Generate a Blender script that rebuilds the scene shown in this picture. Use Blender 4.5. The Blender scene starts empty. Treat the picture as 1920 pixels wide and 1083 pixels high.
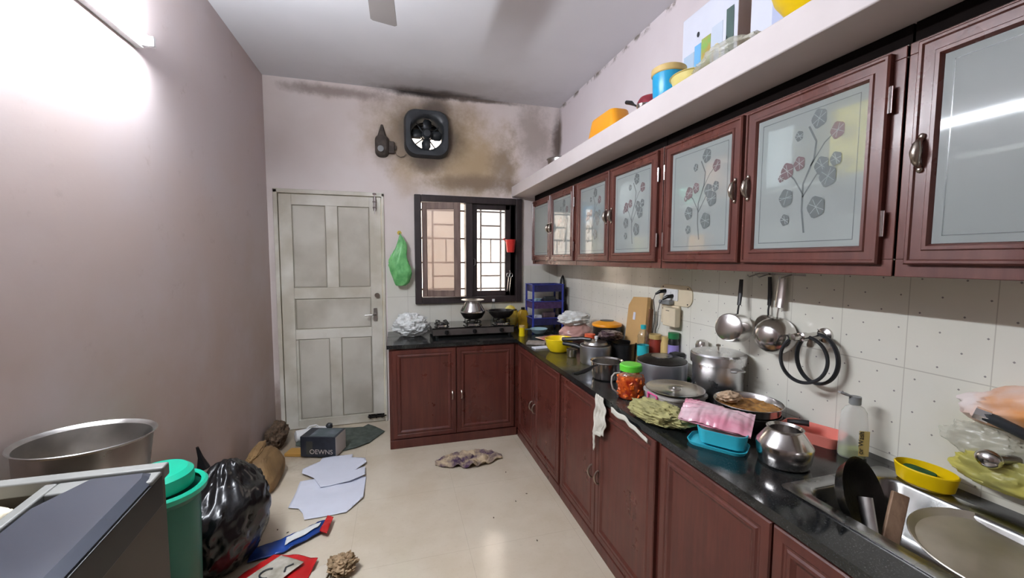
import bpy, bmesh, math, random
from mathutils import Vector, Matrix, noise, Euler
random.seed(7)
PI = math.pi
sc = bpy.context.scene
COL = sc.collection
# ---------------------------------------------------------------- camera
cam_d = bpy.data.cameras.new('camera'); cam = bpy.data.objects.new('camera', cam_d); COL.objects.link(cam)
cam_d.sensor_width = 36; cam_d.lens = 36 * 759.65 / 1920; cam_d.clip_start = 0.02
_a, _b, _r = (math.radians(v) for v in (-15.9053, -4.1685, 0.1842))
_f = Vector((-math.sin(_a) * math.cos(_b), math.cos(_a) * math.cos(_b), math.sin(_b)))
_rt = Vector((math.cos(_a), math.sin(_a), 0)); _up = _rt.cross(_f)
_r2 = _rt * math.cos(_r) + _up * math.sin(_r); _u2 = _up * math.cos(_r) - _rt * math.sin(_r)
cam.matrix_world = Matrix(((_r2.x, _u2.x, -_f.x, 0), (_r2.y, _u2.y, -_f.y, 0), (_r2.z, _u2.z, -_f.z, 1.5017), (0, 0, 0, 1)))
sc.camera = cam
# ---------------------------------------------------------------- world, exposure
W = bpy.data.worlds.new('daylight'); sc.world = W; W.use_nodes = True
W.node_tree.nodes['Background'].inputs[0].default_value = (0.95, 0.98, 1.0, 1)
W.node_tree.nodes['Background'].inputs[1].default_value = 6.5
sc.view_settings.view_transform = 'Standard'; sc.view_settings.look = 'None'
sc.view_settings.gamma = 1; sc.view_settings.exposure = 0.9
sc.cycles.use_denoising = True
sc.cycles.max_bounces = 10; sc.cycles.diffuse_bounces = 5; sc.cycles.sample_clamp_indirect = 6
TUBE_STRENGTH = 230.0
# room dimensions
XL, XR, YB, YF, H = -1.03, 1.58, 3.856, -1.9, 3.0
CT = 0.835          # counter top height
# ---------------------------------------------------------------- materials
def srgb(r, g, b):
    def c(v):
        v /= 255
        return v / 12.92 if v <= .04045 else ((v + .055) / 1.055) ** 2.4
    return (c(r), c(g), c(b), 1)
def mat(name, col, rough=.5, metal=0, spec=.5, trans=0, alpha=1, coat=0, noise_amt=0, noise_scale=8, col2=None, bump=0,
        bump_scale=60, emit=None, estr=0, rvar=0, stretch=None, ior=1.45, sss=0):
    m = bpy.data.materials.new(name); m.use_nodes = True; nt = m.node_tree; N = nt.nodes; L = nt.links
    p = N['Principled BSDF']
    p.inputs['Base Color'].default_value = col; p.inputs['Roughness'].default_value = rough
    p.inputs['Metallic'].default_value = metal; p.inputs['Specular IOR Level'].default_value = spec
    p.inputs['Transmission Weight'].default_value = trans; p.inputs['Alpha'].default_value = alpha
    p.inputs['Coat Weight'].default_value = coat; p.inputs['Coat Roughness'].default_value = .06; p.inputs['IOR'].default_value = ior
    if emit: p.inputs['Emission Color'].default_value = emit; p.inputs['Emission Strength'].default_value = estr
    if noise_amt or col2 or bump or rvar:
        tc = N.new('ShaderNodeTexCoord'); mp = N.new('ShaderNodeMapping'); L.new(tc.outputs['Object'], mp.inputs[0])
        if stretch: mp.inputs['Scale'].default_value = stretch
        n = N.new('ShaderNodeTexNoise'); n.inputs['Scale'].default_value = noise_scale; n.inputs['Detail'].default_value = 5
        L.new(mp.outputs[0], n.inputs['Vector'])
        if noise_amt or col2:
            c2 = col2 or tuple(max(0, x * (1 - noise_amt)) for x in col[:3]) + (1,)
            r = N.new('ShaderNodeValToRGB'); r.color_ramp.elements[0].position = .38; r.color_ramp.elements[1].position = .62
            r.color_ramp.elements[0].color = c2; r.color_ramp.elements[1].color = col
            L.new(n.outputs['Fac'], r.inputs[0]); L.new(r.outputs[0], p.inputs['Base Color'])
        if rvar:
            mr = N.new('ShaderNodeMapRange'); mr.inputs[3].default_value = max(0, rough - rvar); mr.inputs[4].default_value = rough + rvar
            mr.inputs[1].default_value = .3; mr.inputs[2].default_value = .7
            L.new(n.outputs['Fac'], mr.inputs[0]); L.new(mr.outputs[0], p.inputs['Roughness'])
        if bump:
            n2 = N.new('ShaderNodeTexNoise'); n2.inputs['Scale'].default_value = bump_scale; n2.inputs['Detail'].default_value = 4
            L.new(mp.outputs[0], n2.inputs['Vector'])
            b = N.new('ShaderNodeBump'); b.inputs['Strength'].default_value = bump; b.inputs['Distance'].default_value = .004
            L.new(n2.outputs['Fac'], b.inputs['Height']); L.new(b.outputs[0], p.inputs['Normal'])
    return m

class NT:
    """small helper for building node trees"""
    def __init__(s, m): s.m = m; s.N = m.node_tree.nodes; s.L = m.node_tree.links; s.p = s.N['Principled BSDF']
    def math(s, op, a, b=None, clamp=False):
        n = s.N.new('ShaderNodeMath'); n.operation = op; n.use_clamp = clamp
        for i, v in enumerate((a, b)):
            if v is None: continue
            if isinstance(v, (int, float)): n.inputs[i].default_value = v
            else: s.L.new(v, n.inputs[i])
        return n.outputs[0]
    def pos(s):
        return s.N.new('ShaderNodeNewGeometry').outputs['Position']
    def sep(s, v):
        n = s.N.new('ShaderNodeSeparateXYZ'); s.L.new(v, n.inputs[0]); return n.outputs
    def noise(s, v, scale, detail=4, rough=.5):
        n = s.N.new('ShaderNodeTexNoise'); n.inputs['Scale'].default_value = scale; n.inputs['Detail'].default_value = detail
        n.inputs['Roughness'].default_value = rough; s.L.new(v, n.inputs['Vector']); return n.outputs['Fac']
    def rng(s, v, a, b, c=0, d=1):
        n = s.N.new('ShaderNodeMapRange'); n.interpolation_type = 'SMOOTHSTEP'
        for i, x in enumerate((a, b, c, d)): n.inputs[i + 1].default_value = x
        s.L.new(v, n.inputs[0]); return n.outputs[0]
    def mix(s, f, a, b):
        n = s.N.new('ShaderNodeMix'); n.data_type = 'RGBA'
        if isinstance(f, (int, float)): n.inputs[0].default_value = f
        else: s.L.new(f, n.inputs[0])
        for i, v in ((6, a), (7, b)):
            if isinstance(v, tuple): n.inputs[i].default_value = v
            else: s.L.new(v, n.inputs[i])
        return n.outputs[2]
    def blob(s, P, c, sz, nz, namt=.5):
        """soft stain around c with half sizes sz; nz breaks up its edge"""
        v = s.N.new('ShaderNodeVectorMath'); v.operation = 'SUBTRACT'; s.L.new(P, v.inputs[0]); v.inputs[1].default_value = c
        w = s.N.new('ShaderNodeVectorMath'); w.operation = 'DIVIDE'; s.L.new(v.outputs[0], w.inputs[0]); w.inputs[1].default_value = sz
        l = s.N.new('ShaderNodeVectorMath'); l.operation = 'LENGTH'; s.L.new(w.outputs[0], l.inputs[0])
        d = s.math('ADD', l.outputs['Value'], s.math('MULTIPLY', s.math('SUBTRACT', nz, .5), namt * 2))
        return s.rng(d, .25, 1.15, 1, 0)

def new_mat(name, rough=.5, spec=.5):
    m = bpy.data.materials.new(name); m.use_nodes = True
    p = m.node_tree.nodes['Principled BSDF']; p.inputs['Roughness'].default_value = rough; p.inputs['Specular IOR Level'].default_value = spec
    return m, NT(m)

PAINT = srgb(196, 184, 184)
GRIME = srgb(150, 132, 112); SOOT = srgb(72, 62, 58); YEL = srgb(176, 154, 120)
def paint_side():
    m, t = new_mat('wall_paint', .62, .3); P = t.pos(); n1 = t.noise(P, 1.3, 5, .6); n2 = t.noise(P, 9, 6, .65)
    z = t.sep(P)[2]
    c = t.mix(t.rng(n1, .35, .7), PAINT, srgb(196, 180, 176))
    low = t.math('MULTIPLY', t.rng(z, 2.1, .5, 0, .75), t.rng(n1, .2, .6))  # browner low down: weaker tube light and floor bounce put into the paint
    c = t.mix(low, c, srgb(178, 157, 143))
    c = t.mix(t.math('MULTIPLY', t.rng(n2, .6, .75), .25), c, srgb(150, 130, 118))
    s.link if False else None
    t.L.new(c, t.p.inputs['Base Color'])
    b = t.N.new('ShaderNodeBump'); b.inputs['Strength'].default_value = .08; b.inputs['Distance'].default_value = .01
    t.L.new(n2, b.inputs['Height']); t.L.new(b.outputs[0], t.p.inputs['Normal'])
    return m
def tile_color(t, P, u, horizontal_dots=True):
    """ivory wall tiles 0.2 x 0.3 with thin joints and rows of tiny dark marks"""
    z = t.sep(P)[2]
    def joint(v, off, step, w):
        f = t.math('FRACT', t.math('DIVIDE', t.math('SUBTRACT', v, off), step))
        d = t.math('MINIMUM', f, t.math('SUBTRACT', 1.0, f))
        return t.rng(d, 0, w / step, 1, 0)
    ju = joint(u, .9 - 2, .1995, .0022); jz = joint(z, 1.155 - 3, .3, .0028)
    j = t.math('MAXIMUM', ju, jz)
    c = t.mix(t.rng(t.noise(P, 2.2, 3), .3, .7), srgb(228, 226, 216), srgb(218, 216, 204))
    c = t.mix(t.math('MULTIPLY', j, .55), c, srgb(140, 132, 120))
    if horizontal_dots:
        su, sz_ = .105, .1065
        def dots(ou, oz):
            a = t.math('SUBTRACT', t.math('FRACT', t.math('DIVIDE', t.math('SUBTRACT', u, ou - su / 2 - 4 * su), su)), .5)
            b = t.math('SUBTRACT', t.math('FRACT', t.math('DIVIDE', t.math('SUBTRACT', z, oz - sz_ / 2 - 9 * sz_), sz_)), .5)
            a = t.math('MULTIPLY', a, su); b = t.math('MULTIPLY', b, sz_)
            d = t.math('ADD', t.math('ABSOLUTE', a), t.math('ABSOLUTE', b))
            return t.rng(d, .0026, .0042, 1, 0)
        dd = t.math('MAXIMUM', dots(.918, 1.285), dots(.8655, 1.2318))
        c = t.mix(t.math('MULTIPLY', dd, .8), c, srgb(92, 84, 90))
    return c, j
def right_wall_mat():
    m, t = new_mat('tiles_and_paint_right', .4, .5); P = t.pos(); S = t.sep(P); n = t.noise(P, 5, 6, .65); n1 = t.noise(P, 1.4, 4)
    c, j = tile_color(t, P, S[1])
    c = t.mix(t.math('MULTIPLY', t.blob(P, (1.58, .55, 1.0), (.3, .28, .2), n, .4), .45), c, srgb(190, 180, 130))
    pc = t.mix(t.rng(n1, .35, .7), srgb(228, 219, 222), srgb(220, 209, 211))
    corner_tone = t.blob(P, (1.58, 3.86, 2.72), (.5, .10, .32), n, .55)  # darker patch up the far corner, its edge broken by noise
    pc = t.mix(corner_tone, pc, srgb(120, 106, 96))
    edge = t.math('MULTIPLY', t.rng(S[2], 2.955, 2.99), t.rng(n, .5, .6)); pc = t.mix(edge, pc, srgb(130, 120, 112))
    k = t.math('GREATER_THAN', S[2], 1.46)
    t.L.new(t.mix(k, c, pc), t.p.inputs['Base Color'])
    t.L.new(t.math('ADD', .16, t.math('MULTIPLY', k, .45)), t.p.inputs['Roughness'])
    return m
def back_wall_mat():
    m, t = new_mat('tiles_and_paint_back', .5, .4); P = t.pos(); S = t.sep(P); n = t.noise(P, 4.5, 7, .68); n1 = t.noise(P, 1.6, 4); n3 = t.noise(P, 14, 5, .7)
    c = t.mix(t.rng(n1, .35, .7), srgb(228, 219, 216), srgb(220, 208, 203))
    y = YB
    for (cx, cz, sx, sz, col, k, na) in (
        (.38, 2.62, .72, .40, YEL, .9, .5), (.60, 2.33, .62, .32, YEL, .85, .55), (.78, 2.45, .5, .38, YEL, .7, .7),
        (.28, 2.85, .55, .14, GRIME, .55, .5), (.75, 2.22, .52, .10, srgb(122, 104, 86), .8, .6), (.08, 2.28, .14, .26, YEL, .45, .5),
        (1.0, 2.38, .16, .3, srgb(128, 112, 94), .6, .9), (1.32, 2.7, .22, .42, srgb(122, 110, 94), .55, .9),
        (.31, 2.61, .42, .34, srgb(96, 84, 70), .85, .3), (.30, 2.60, .34, .28, SOOT, .85, .25), (.36, 2.87, .16, .14, SOOT, .7, .3), (.3, 2.36, .2, .10, SOOT, .55, .3),
        (.28, 3.0, .56, .05, srgb(48, 40, 38), 1.0, .7), (.8, 2.99, .4, .03, srgb(90, 78, 70), .9, .9), (-.45, 2.93, .5, .06, srgb(140, 124, 116), .8, .9),
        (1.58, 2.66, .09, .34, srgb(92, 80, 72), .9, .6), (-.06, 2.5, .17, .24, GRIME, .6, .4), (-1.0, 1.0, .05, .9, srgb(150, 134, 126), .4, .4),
        (-1.02, .12, .12, .35, srgb(120, 98, 80), .8, .6)):
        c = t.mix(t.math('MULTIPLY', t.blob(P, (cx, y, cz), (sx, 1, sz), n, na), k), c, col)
    c = t.mix(t.math('MULTIPLY', t.rng(n3, .66, .74), t.math('MULTIPLY', t.rng(S[0], .2, .9), .5)), c, srgb(120, 104, 92))
    ti, j = tile_color(t, P, S[0], False)
    ti = t.mix(t.math('MULTIPLY', t.blob(P, (.9, y, 1.0), (.5, 1, .12), n, .5), .35), ti, srgb(190, 176, 140))
    k = t.math('MULTIPLY', t.math('LESS_THAN', S[2], 1.44), t.math('GREATER_THAN', S[0], -.085))
    t.L.new(t.mix(k, c, ti), t.p.inputs['Base Color'])
    t.L.new(t.math('SUBTRACT', .6, t.math('MULTIPLY', k, .4)), t.p.inputs['Roughness'])
    return m
def ceiling_mat():
    m, t = new_mat('ceiling_paint', .75, .2); P = t.pos(); n = t.noise(P, 5, 6, .65); n1 = t.noise(P, 1.1, 4)
    c = t.mix(t.rng(n1, .3, .7), srgb(226, 226, 230), srgb(218, 218, 222))
    c = t.mix(t.math('MULTIPLY', t.blob(P, (.35, 3.86, 3.0), (.65, .13, 1), n, .5), .95), c, srgb(70, 62, 60))
    c = t.mix(t.math('MULTIPLY', t.blob(P, (.5, 3.8, 3.0), (1.1, .5, 1), n, .4), .35), c, srgb(150, 140, 132))
    t.L.new(c, t.p.inputs['Base Color']); return m
def floor_mat():
    m, t = new_mat('vitrified_floor_tiles', .14, .5); P = t.pos(); S = t.sep(P); n = t.noise(P, 3.0, 6, .6); n2 = t.noise(P, 60, 3)
    def joint(v, off, step):
        f = t.math('FRACT', t.math('DIVIDE', t.math('SUBTRACT', v, off - 20 * step), step))
        return t.rng(t.math('MINIMUM', f, t.math('SUBTRACT', 1.0, f)), 0, .0025, 1, 0)
    j = t.math('MAXIMUM', joint(S[0], -.25, .59), joint(S[1], 1.985, .59))
    c = t.mix(t.rng(n, .3, .72), srgb(206, 195, 176), srgb(194, 181, 160))
    c = t.mix(t.math('MULTIPLY', t.rng(n2, .55, .75), .12), c, srgb(160, 148, 130))
    c = t.mix(t.math('MULTIPLY', j, .4), c, srgb(130, 118, 102))
    c = t.mix(t.math('MULTIPLY', t.blob(P, (-.8, 3.55, 0), (.4, .55, 1), t.noise(P, 7, 6, .7), .6), .6), c, srgb(118, 98, 78))
    t.L.new(c, t.p.inputs['Base Color'])
    t.L.new(t.rng(n, .3, .8, .10, .24), t.p.inputs['Roughness'])
    return m
def granite_mat():
    m, t = new_mat('black_granite', .12, .5); P = t.pos(); n = t.noise(P, 260, 3); n2 = t.noise(P, 4, 6, .7)
    c = t.mix(t.rng(n, .58, .68), srgb(20, 22, 24), srgb(64, 66, 66))
    c = t.mix(t.math('MULTIPLY', t.rng(n2, .48, .72), .55), c, srgb(74, 76, 70))
    S = t.sep(P)
    c = t.mix(t.math('MULTIPLY', t.blob(P, (1.06, 2.55, .83), (.16, .5, 1), n2, .4), .8), c, srgb(92, 84, 44))
    t.L.new(c, t.p.inputs['Base Color']); t.L.new(t.rng(n2, .35, .7, .07, .3), t.p.inputs['Roughness']); return m
def wood_mat(name, a, b, rough=.33):
    m, t = new_mat(name, rough, .5); P = t.pos()
    mp = t.N.new('ShaderNodeMapping'); mp.inputs['Scale'].default_value = (14, 14, 1.2); t.L.new(P, mp.inputs[0])
    n = t.noise(mp.outputs[0], 2.5, 5, .6); n2 = t.noise(P, 3.5, 5, .6)
    c = t.mix(t.rng(n, .3, .7), a, b); c = t.mix(t.math('MULTIPLY', t.rng(n2, .5, .8), .35), c, tuple(x * .6 for x in b[:3]) + (1,))
    t.L.new(c, t.p.inputs['Base Color']); t.L.new(t.rng(n2, .3, .7, rough - .08, rough + .12), t.p.inputs['Roughness']); return m
def frosted_mat():
    m = bpy.data.materials.new('frosted_glass'); m.use_nodes = True; nt = m.node_tree; N = nt.nodes; L = nt.links
    N.remove(N['Principled BSDF']); out = [n for n in N if n.type == 'OUTPUT_MATERIAL'][0]
    df = N.new('ShaderNodeBsdfDiffuse'); df.inputs[0].default_value = (.60, .66, .65, 1)
    tl = N.new('ShaderNodeBsdfTranslucent'); tl.inputs[0].default_value = (.75, .82, .81, 1); tp = N.new('ShaderNodeBsdfTransparent'); tp.inputs[0].default_value = (.86, .92, .91, 1)
    m0 = N.new('ShaderNodeMixShader'); m0.inputs[0].default_value = .64; L.new(tl.outputs[0], m0.inputs[1]); L.new(tp.outputs[0], m0.inputs[2])
    mx = N.new('ShaderNodeMixShader'); mx.inputs[0].default_value = .58; L.new(df.outputs[0], mx.inputs[1]); L.new(m0.outputs[0], mx.inputs[2])
    gl = N.new('ShaderNodeBsdfGlossy'); gl.inputs['Roughness'].default_value = .05
    fr = N.new('ShaderNodeFresnel'); fr.inputs[0].default_value = 1.45; m2 = N.new('ShaderNodeMixShader')
    geo = N.new('ShaderNodeNewGeometry'); fm = N.new('ShaderNodeMath'); fm.operation = 'MULTIPLY'; fi = N.new('ShaderNodeMath'); fi.operation = 'SUBTRACT'; fi.inputs[0].default_value = 1; L.new(geo.outputs['Backfacing'], fi.inputs[1])
    L.new(fr.outputs[0], fm.inputs[0]); L.new(fi.outputs[0], fm.inputs[1]); L.new(fm.outputs[0], m2.inputs[0]); L.new(mx.outputs[0], m2.inputs[1]); L.new(gl.outputs[0], m2.inputs[2]); L.new(m2.outputs[0], out.inputs[0])
    return m

M = {}
M['wall'] = None
s = None
M['paint'] = paint_side(); M['rwall'] = right_wall_mat(); M['bwall'] = back_wall_mat(); M['ceil'] = ceiling_mat(); M['floor'] = floor_mat()
M['granite'] = granite_mat()
M['wood'] = wood_mat('red_brown_wood', srgb(94, 47, 38), srgb(76, 36, 30))
M['wood_up'] = wood_mat('red_brown_upper_wood', srgb(98, 56, 47), srgb(82, 44, 38), .3)
M['darkwood'] = wood_mat('dark_window_wood', srgb(52, 42, 42), srgb(38, 30, 32), .45)
M['dustwood'] = wood_mat('dusty_brown_sash_wood', srgb(128, 108, 98), srgb(104, 84, 76), .6)
M['gap'] = mat('gap_shade_black', srgb(16, 11, 10), .95, spec=.1)  # near black, stands for the shade in the slot under the shelf
M['glass_frost'] = frosted_mat()
M['etch'] = mat('etched_motif', srgb(112, 119, 119), .2, trans=.2, coat=.5)
M['etchred'] = mat('etched_motif_tinted', srgb(122, 104, 106), .2, trans=.2, coat=.5)
M['shelf'] = mat('white_shelf_paint', srgb(206, 197, 196), .6, noise_amt=.06, noise_scale=5)
M['steel'] = mat('stainless_steel', (.62, .60, .58, 1), .2, 1, rvar=.07, noise_scale=14)
M['steel_dull'] = mat('worn_steel', (.52, .50, .48, 1), .34, 1, rvar=.08, noise_scale=9, noise_amt=.25)
M['sinksteel'] = mat('sink_steel', (.33, .33, .32, 1), .24, 1, rvar=.1, noise_scale=7, noise_amt=.3)
M['alu'] = mat('aluminium', (.66, .66, .67, 1), .3, 1, rvar=.06, noise_scale=12)
M['alu_dark'] = mat('grey_aluminium', (.60, .62, .68, 1), .38, 1, rvar=.06, noise_scale=9)
M['chrome'] = mat('chrome', (.8, .8, .8, 1), .08, 1)
M['brass'] = mat('antique_nickel', (.42, .37, .32, 1), .28, 1)
M['iron'] = mat('blackened_iron', srgb(34, 30, 28), .42, .3, noise_amt=.5, noise_scale=18, bump=.3)
M['black'] = mat('black_plastic', srgb(22, 22, 24), .38, noise_amt=.3)
M['rubber'] = mat('black_rubber', srgb(30, 31, 35), .55)
M['blackgloss'] = mat('black_glass', srgb(10, 10, 12), .06, coat=.6)
M['doorwhite'] = mat('aged_white_door_paint', srgb(222, 219, 208), .45, col2=srgb(192, 186, 170), noise_scale=3, bump=.12, bump_scale=20)
M['doorpanel'] = mat('aged_white_panel_paint', srgb(206, 202, 190), .5, col2=srgb(176, 170, 156), noise_scale=2.2, bump=.12, bump_scale=20)
M['doorgroove'] = mat('darker_door_groove', srgb(158, 152, 138), .7)  # darker tone for the groove around each door panel
M['blue'] = mat('blue_plastic', srgb(48, 60, 148), .35)
M['bluedark'] = mat('dark_blue_mesh', srgb(38, 38, 84), .45, noise_amt=.4, noise_scale=30)
M['purple'] = mat('purple_mesh', srgb(78, 52, 96), .5, noise_amt=.5, noise_scale=40)
M['yellow'] = mat('yellow_plastic', srgb(236, 208, 22), .28, sss=.1)
M['yellow2'] = mat('deep_yellow_plastic', srgb(228, 192, 10), .3)
M['orange'] = mat('orange_plastic', srgb(236, 158, 34), .3)
M['red'] = mat('red_plastic', srgb(206, 52, 48), .35)
M['maroon'] = mat('maroon_enamel', srgb(128, 40, 52), .3)
M['sky'] = mat('bright_blue_plastic', srgb(44, 158, 206), .28)
M['cyan'] = mat('cyan_plastic', srgb(58, 186, 206), .32)
M['cream'] = mat('cream_plastic', srgb(206, 178, 116), .4)
M['ivory'] = mat('ivory_plastic', srgb(220, 206, 178), .35, noise_amt=.12)
M['teal'] = mat('teal_plastic', srgb(24, 178, 144), .35)
M['tealdark'] = mat('teal_bucket_plastic', srgb(28, 102, 84), .4)
M['green'] = mat('green_lid_plastic', srgb(92, 198, 56), .32)
M['green2'] = mat('dark_green_lid_plastic', srgb(36, 112, 66), .32)
M['salmon'] = mat('salmon_plastic', srgb(214, 122, 108), .4)
M['paleblue'] = mat('pale_blue_plastic', srgb(150, 180, 190), .35)
M['white'] = mat('white_plastic', srgb(225, 225, 225), .4)
M['paper'] = mat('white_card', srgb(214, 217, 230), .75, noise_amt=.04)
M['card'] = mat('brown_cardboard', srgb(196, 158, 104), .7, noise_amt=.08)
M['cardedge'] = mat('dark_cardboard_edge', srgb(112, 76, 50), .8)
M['kraft'] = mat('kraft_paper', srgb(146, 116, 76), .75, col2=srgb(116, 90, 58), noise_scale=6)
M['grey'] = mat('grey_plastic', srgb(128, 130, 130), .4)
M['darkgrey'] = mat('dark_grey_plastic', srgb(52, 56, 60), .4, noise_amt=.3, noise_scale=10)
M['mat'] = mat('grey_green_cloth', srgb(86, 94, 86), .95, noise_amt=.35, noise_scale=25, bump=.5, bump_scale=120)
M['clothgreen'] = mat('olive_cloth', srgb(176, 170, 116), .95, col2=srgb(146, 142, 98), noise_scale=14, bump=.5, bump_scale=200)
M['clothwhite'] = mat('white_rag', srgb(214, 210, 198), .95, noise_amt=.15, noise_scale=18, bump=.4, bump_scale=150)
M['clothcream'] = mat('cream_cloth', srgb(222, 210, 186), .95, noise_amt=.15, noise_scale=9)
M['rag'] = mat('cream_and_purple_rag', srgb(192, 172, 142), .95, col2=srgb(70, 48, 76), noise_scale=13, bump=.5, bump_scale=150)
M['polywhite'] = mat('white_polythene', srgb(236, 238, 236), .32, alpha=.86, spec=.6)
M['polygreen'] = mat('green_polythene', srgb(136, 214, 136), .35, alpha=.85, col2=srgb(104, 184, 110), noise_scale=16)
M['polypink'] = mat('pink_tinted_polythene', srgb(196, 150, 142), .22, alpha=.9, spec=.7)
M['pinkpkt'] = mat('pink_packet_film', srgb(214, 138, 158), .16, col2=srgb(222, 192, 200), noise_scale=7, spec=.7)
M['polyblack'] = mat('black_polythene', srgb(18, 18, 20), .24, spec=.6)
M['polypurple'] = mat('brown_purple_film', srgb(112, 90, 92), .3, col2=srgb(70, 54, 64), noise_scale=12)
M['polyyellow'] = mat('yellow_film', srgb(206, 196, 96), .35, alpha=.85, col2=srgb(170, 166, 96), noise_scale=8)
M['polyclear'] = mat('clear_polythene', srgb(216, 214, 198), .2, alpha=.45, spec=.8)
M['polyorange'] = mat('white_and_orange_polythene', srgb(226, 214, 210), .3, col2=srgb(214, 146, 84), noise_scale=5)
def thin_clear(name, tint, rough=.05, base=.04, k=.35):
    m = bpy.data.materials.new(name); m.use_nodes = True; nt = m.node_tree; N = nt.nodes; L = nt.links
    N.remove(N['Principled BSDF']); out = [n for n in N if n.type == 'OUTPUT_MATERIAL'][0]
    tr = N.new('ShaderNodeBsdfTransparent'); tr.inputs[0].default_value = tint; gl = N.new('ShaderNodeBsdfGlossy'); gl.inputs['Roughness'].default_value = rough
    lw = N.new('ShaderNodeLayerWeight'); lw.inputs[0].default_value = .35; ma = N.new('ShaderNodeMath'); ma.operation = 'MULTIPLY_ADD'
    L.new(lw.outputs['Fresnel'], ma.inputs[0]); ma.inputs[1].default_value = k; ma.inputs[2].default_value = base
    geo = N.new('ShaderNodeNewGeometry'); fm = N.new('ShaderNodeMath'); fm.operation = 'MULTIPLY'; fi = N.new('ShaderNodeMath'); fi.operation = 'SUBTRACT'; fi.inputs[0].default_value = 1; L.new(geo.outputs['Backfacing'], fi.inputs[1])
    mx = N.new('ShaderNodeMixShader'); L.new(ma.outputs[0], fm.inputs[0]); L.new(fi.outputs[0], fm.inputs[1]); L.new(fm.outputs[0], mx.inputs[0]); L.new(tr.outputs[0], mx.inputs[1]); L.new(gl.outputs[0], mx.inputs[2]); L.new(mx.outputs[0], out.inputs[0])
    return m
M['clear'] = thin_clear('clear_plastic', (.90, .93, .94, 1), .12, .14, .6)
M['jarclear'] = thin_clear('clear_jar_plastic', (.97, .95, .94, 1), .08, .02, .4)
M['softclear'] = mat('cloudy_clear_plastic', srgb(226, 228, 224), .15, alpha=.38, spec=.7)
M['clearmilk'] = mat('milky_plastic', srgb(206, 200, 194), .22, alpha=.75)
M['pickle'] = mat('red_pickle', srgb(150, 34, 14), .25, col2=srgb(206, 92, 26), noise_scale=42, coat=.5)
M['pickleoil'] = mat('pickle_oil', srgb(128, 26, 12), .12, coat=.6, noise_amt=.5, noise_scale=20)
M['oilyellow'] = mat('yellow_oil_can', srgb(198, 158, 40), .3, noise_amt=.25, noise_scale=8)
M['oilpkt'] = mat('yellow_pouch', srgb(226, 190, 44), .3, col2=srgb(216, 208, 120), noise_scale=14)
M['redfood'] = mat('red_spice', srgb(150, 50, 36), .6)
M['food'] = mat('stew', srgb(172, 126, 66), .45, col2=srgb(116, 76, 38), noise_scale=28, bump=1, bump_scale=60)
M['foodlight'] = mat('bread_piece', srgb(196, 168, 140), .8, noise_amt=.2, noise_scale=30)
M['lilac'] = mat('lilac_label', srgb(150, 136, 200), .4)
M['tealabel'] = mat('teal_label', srgb(44, 178, 186), .4)
M['pink'] = mat('pink_clip_plastic', srgb(236, 92, 156), .35)
M['labelyel'] = mat('kraft_yellow_label', srgb(206, 184, 116), .5)
M['greenliq'] = mat('green_liquid', srgb(146, 164, 50), .2)
M['scrub'] = mat('green_scrub_pad', srgb(34, 92, 40), .95, noise_amt=.4, noise_scale=50, bump=.8, bump_scale=200)
M['bluefoil'] = mat('blue_foil', srgb(30, 70, 150), .25, col2=srgb(24, 50, 110), noise_scale=6)
M['redfoil'] = mat('red_foil', srgb(196, 34, 36), .28, noise_amt=.25, noise_scale=8)
M['navy'] = mat('navy_carton', srgb(40, 44, 54), .4, noise_amt=.25, noise_scale=22)
M['tube'] = mat('lit_tube', (1, 1, 1, 1), .5, emit=(.88, .93, 1, 1), estr=TUBE_STRENGTH)
M['outwall'] = mat('neighbour_wall', srgb(222, 206, 190), .9, noise_amt=.1, noise_scale=2)
M['outwin'] = mat('neighbour_shutter', srgb(150, 146, 142), .8)
M['grass'] = mat('pale_ground', srgb(190, 180, 165), .9)
M['newspaper'] = mat('folded_newsprint', srgb(150, 140, 132), .85, noise_amt=.3, noise_scale=40)
M['fanblade'] = mat('brown_grey_fan_paint', srgb(122, 116, 114), .35)
M['dust'] = mat('sooty_plastic', srgb(82, 74, 68), .85, noise_amt=.35, noise_scale=25)
M['windowglass'] = mat('window_glass', (.95, .93, .9, 1), .03, alpha=.12, spec=.6)
M['dustyglass'] = mat('dusty_window_glass', srgb(196, 170, 152), .35, alpha=.74)

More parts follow.
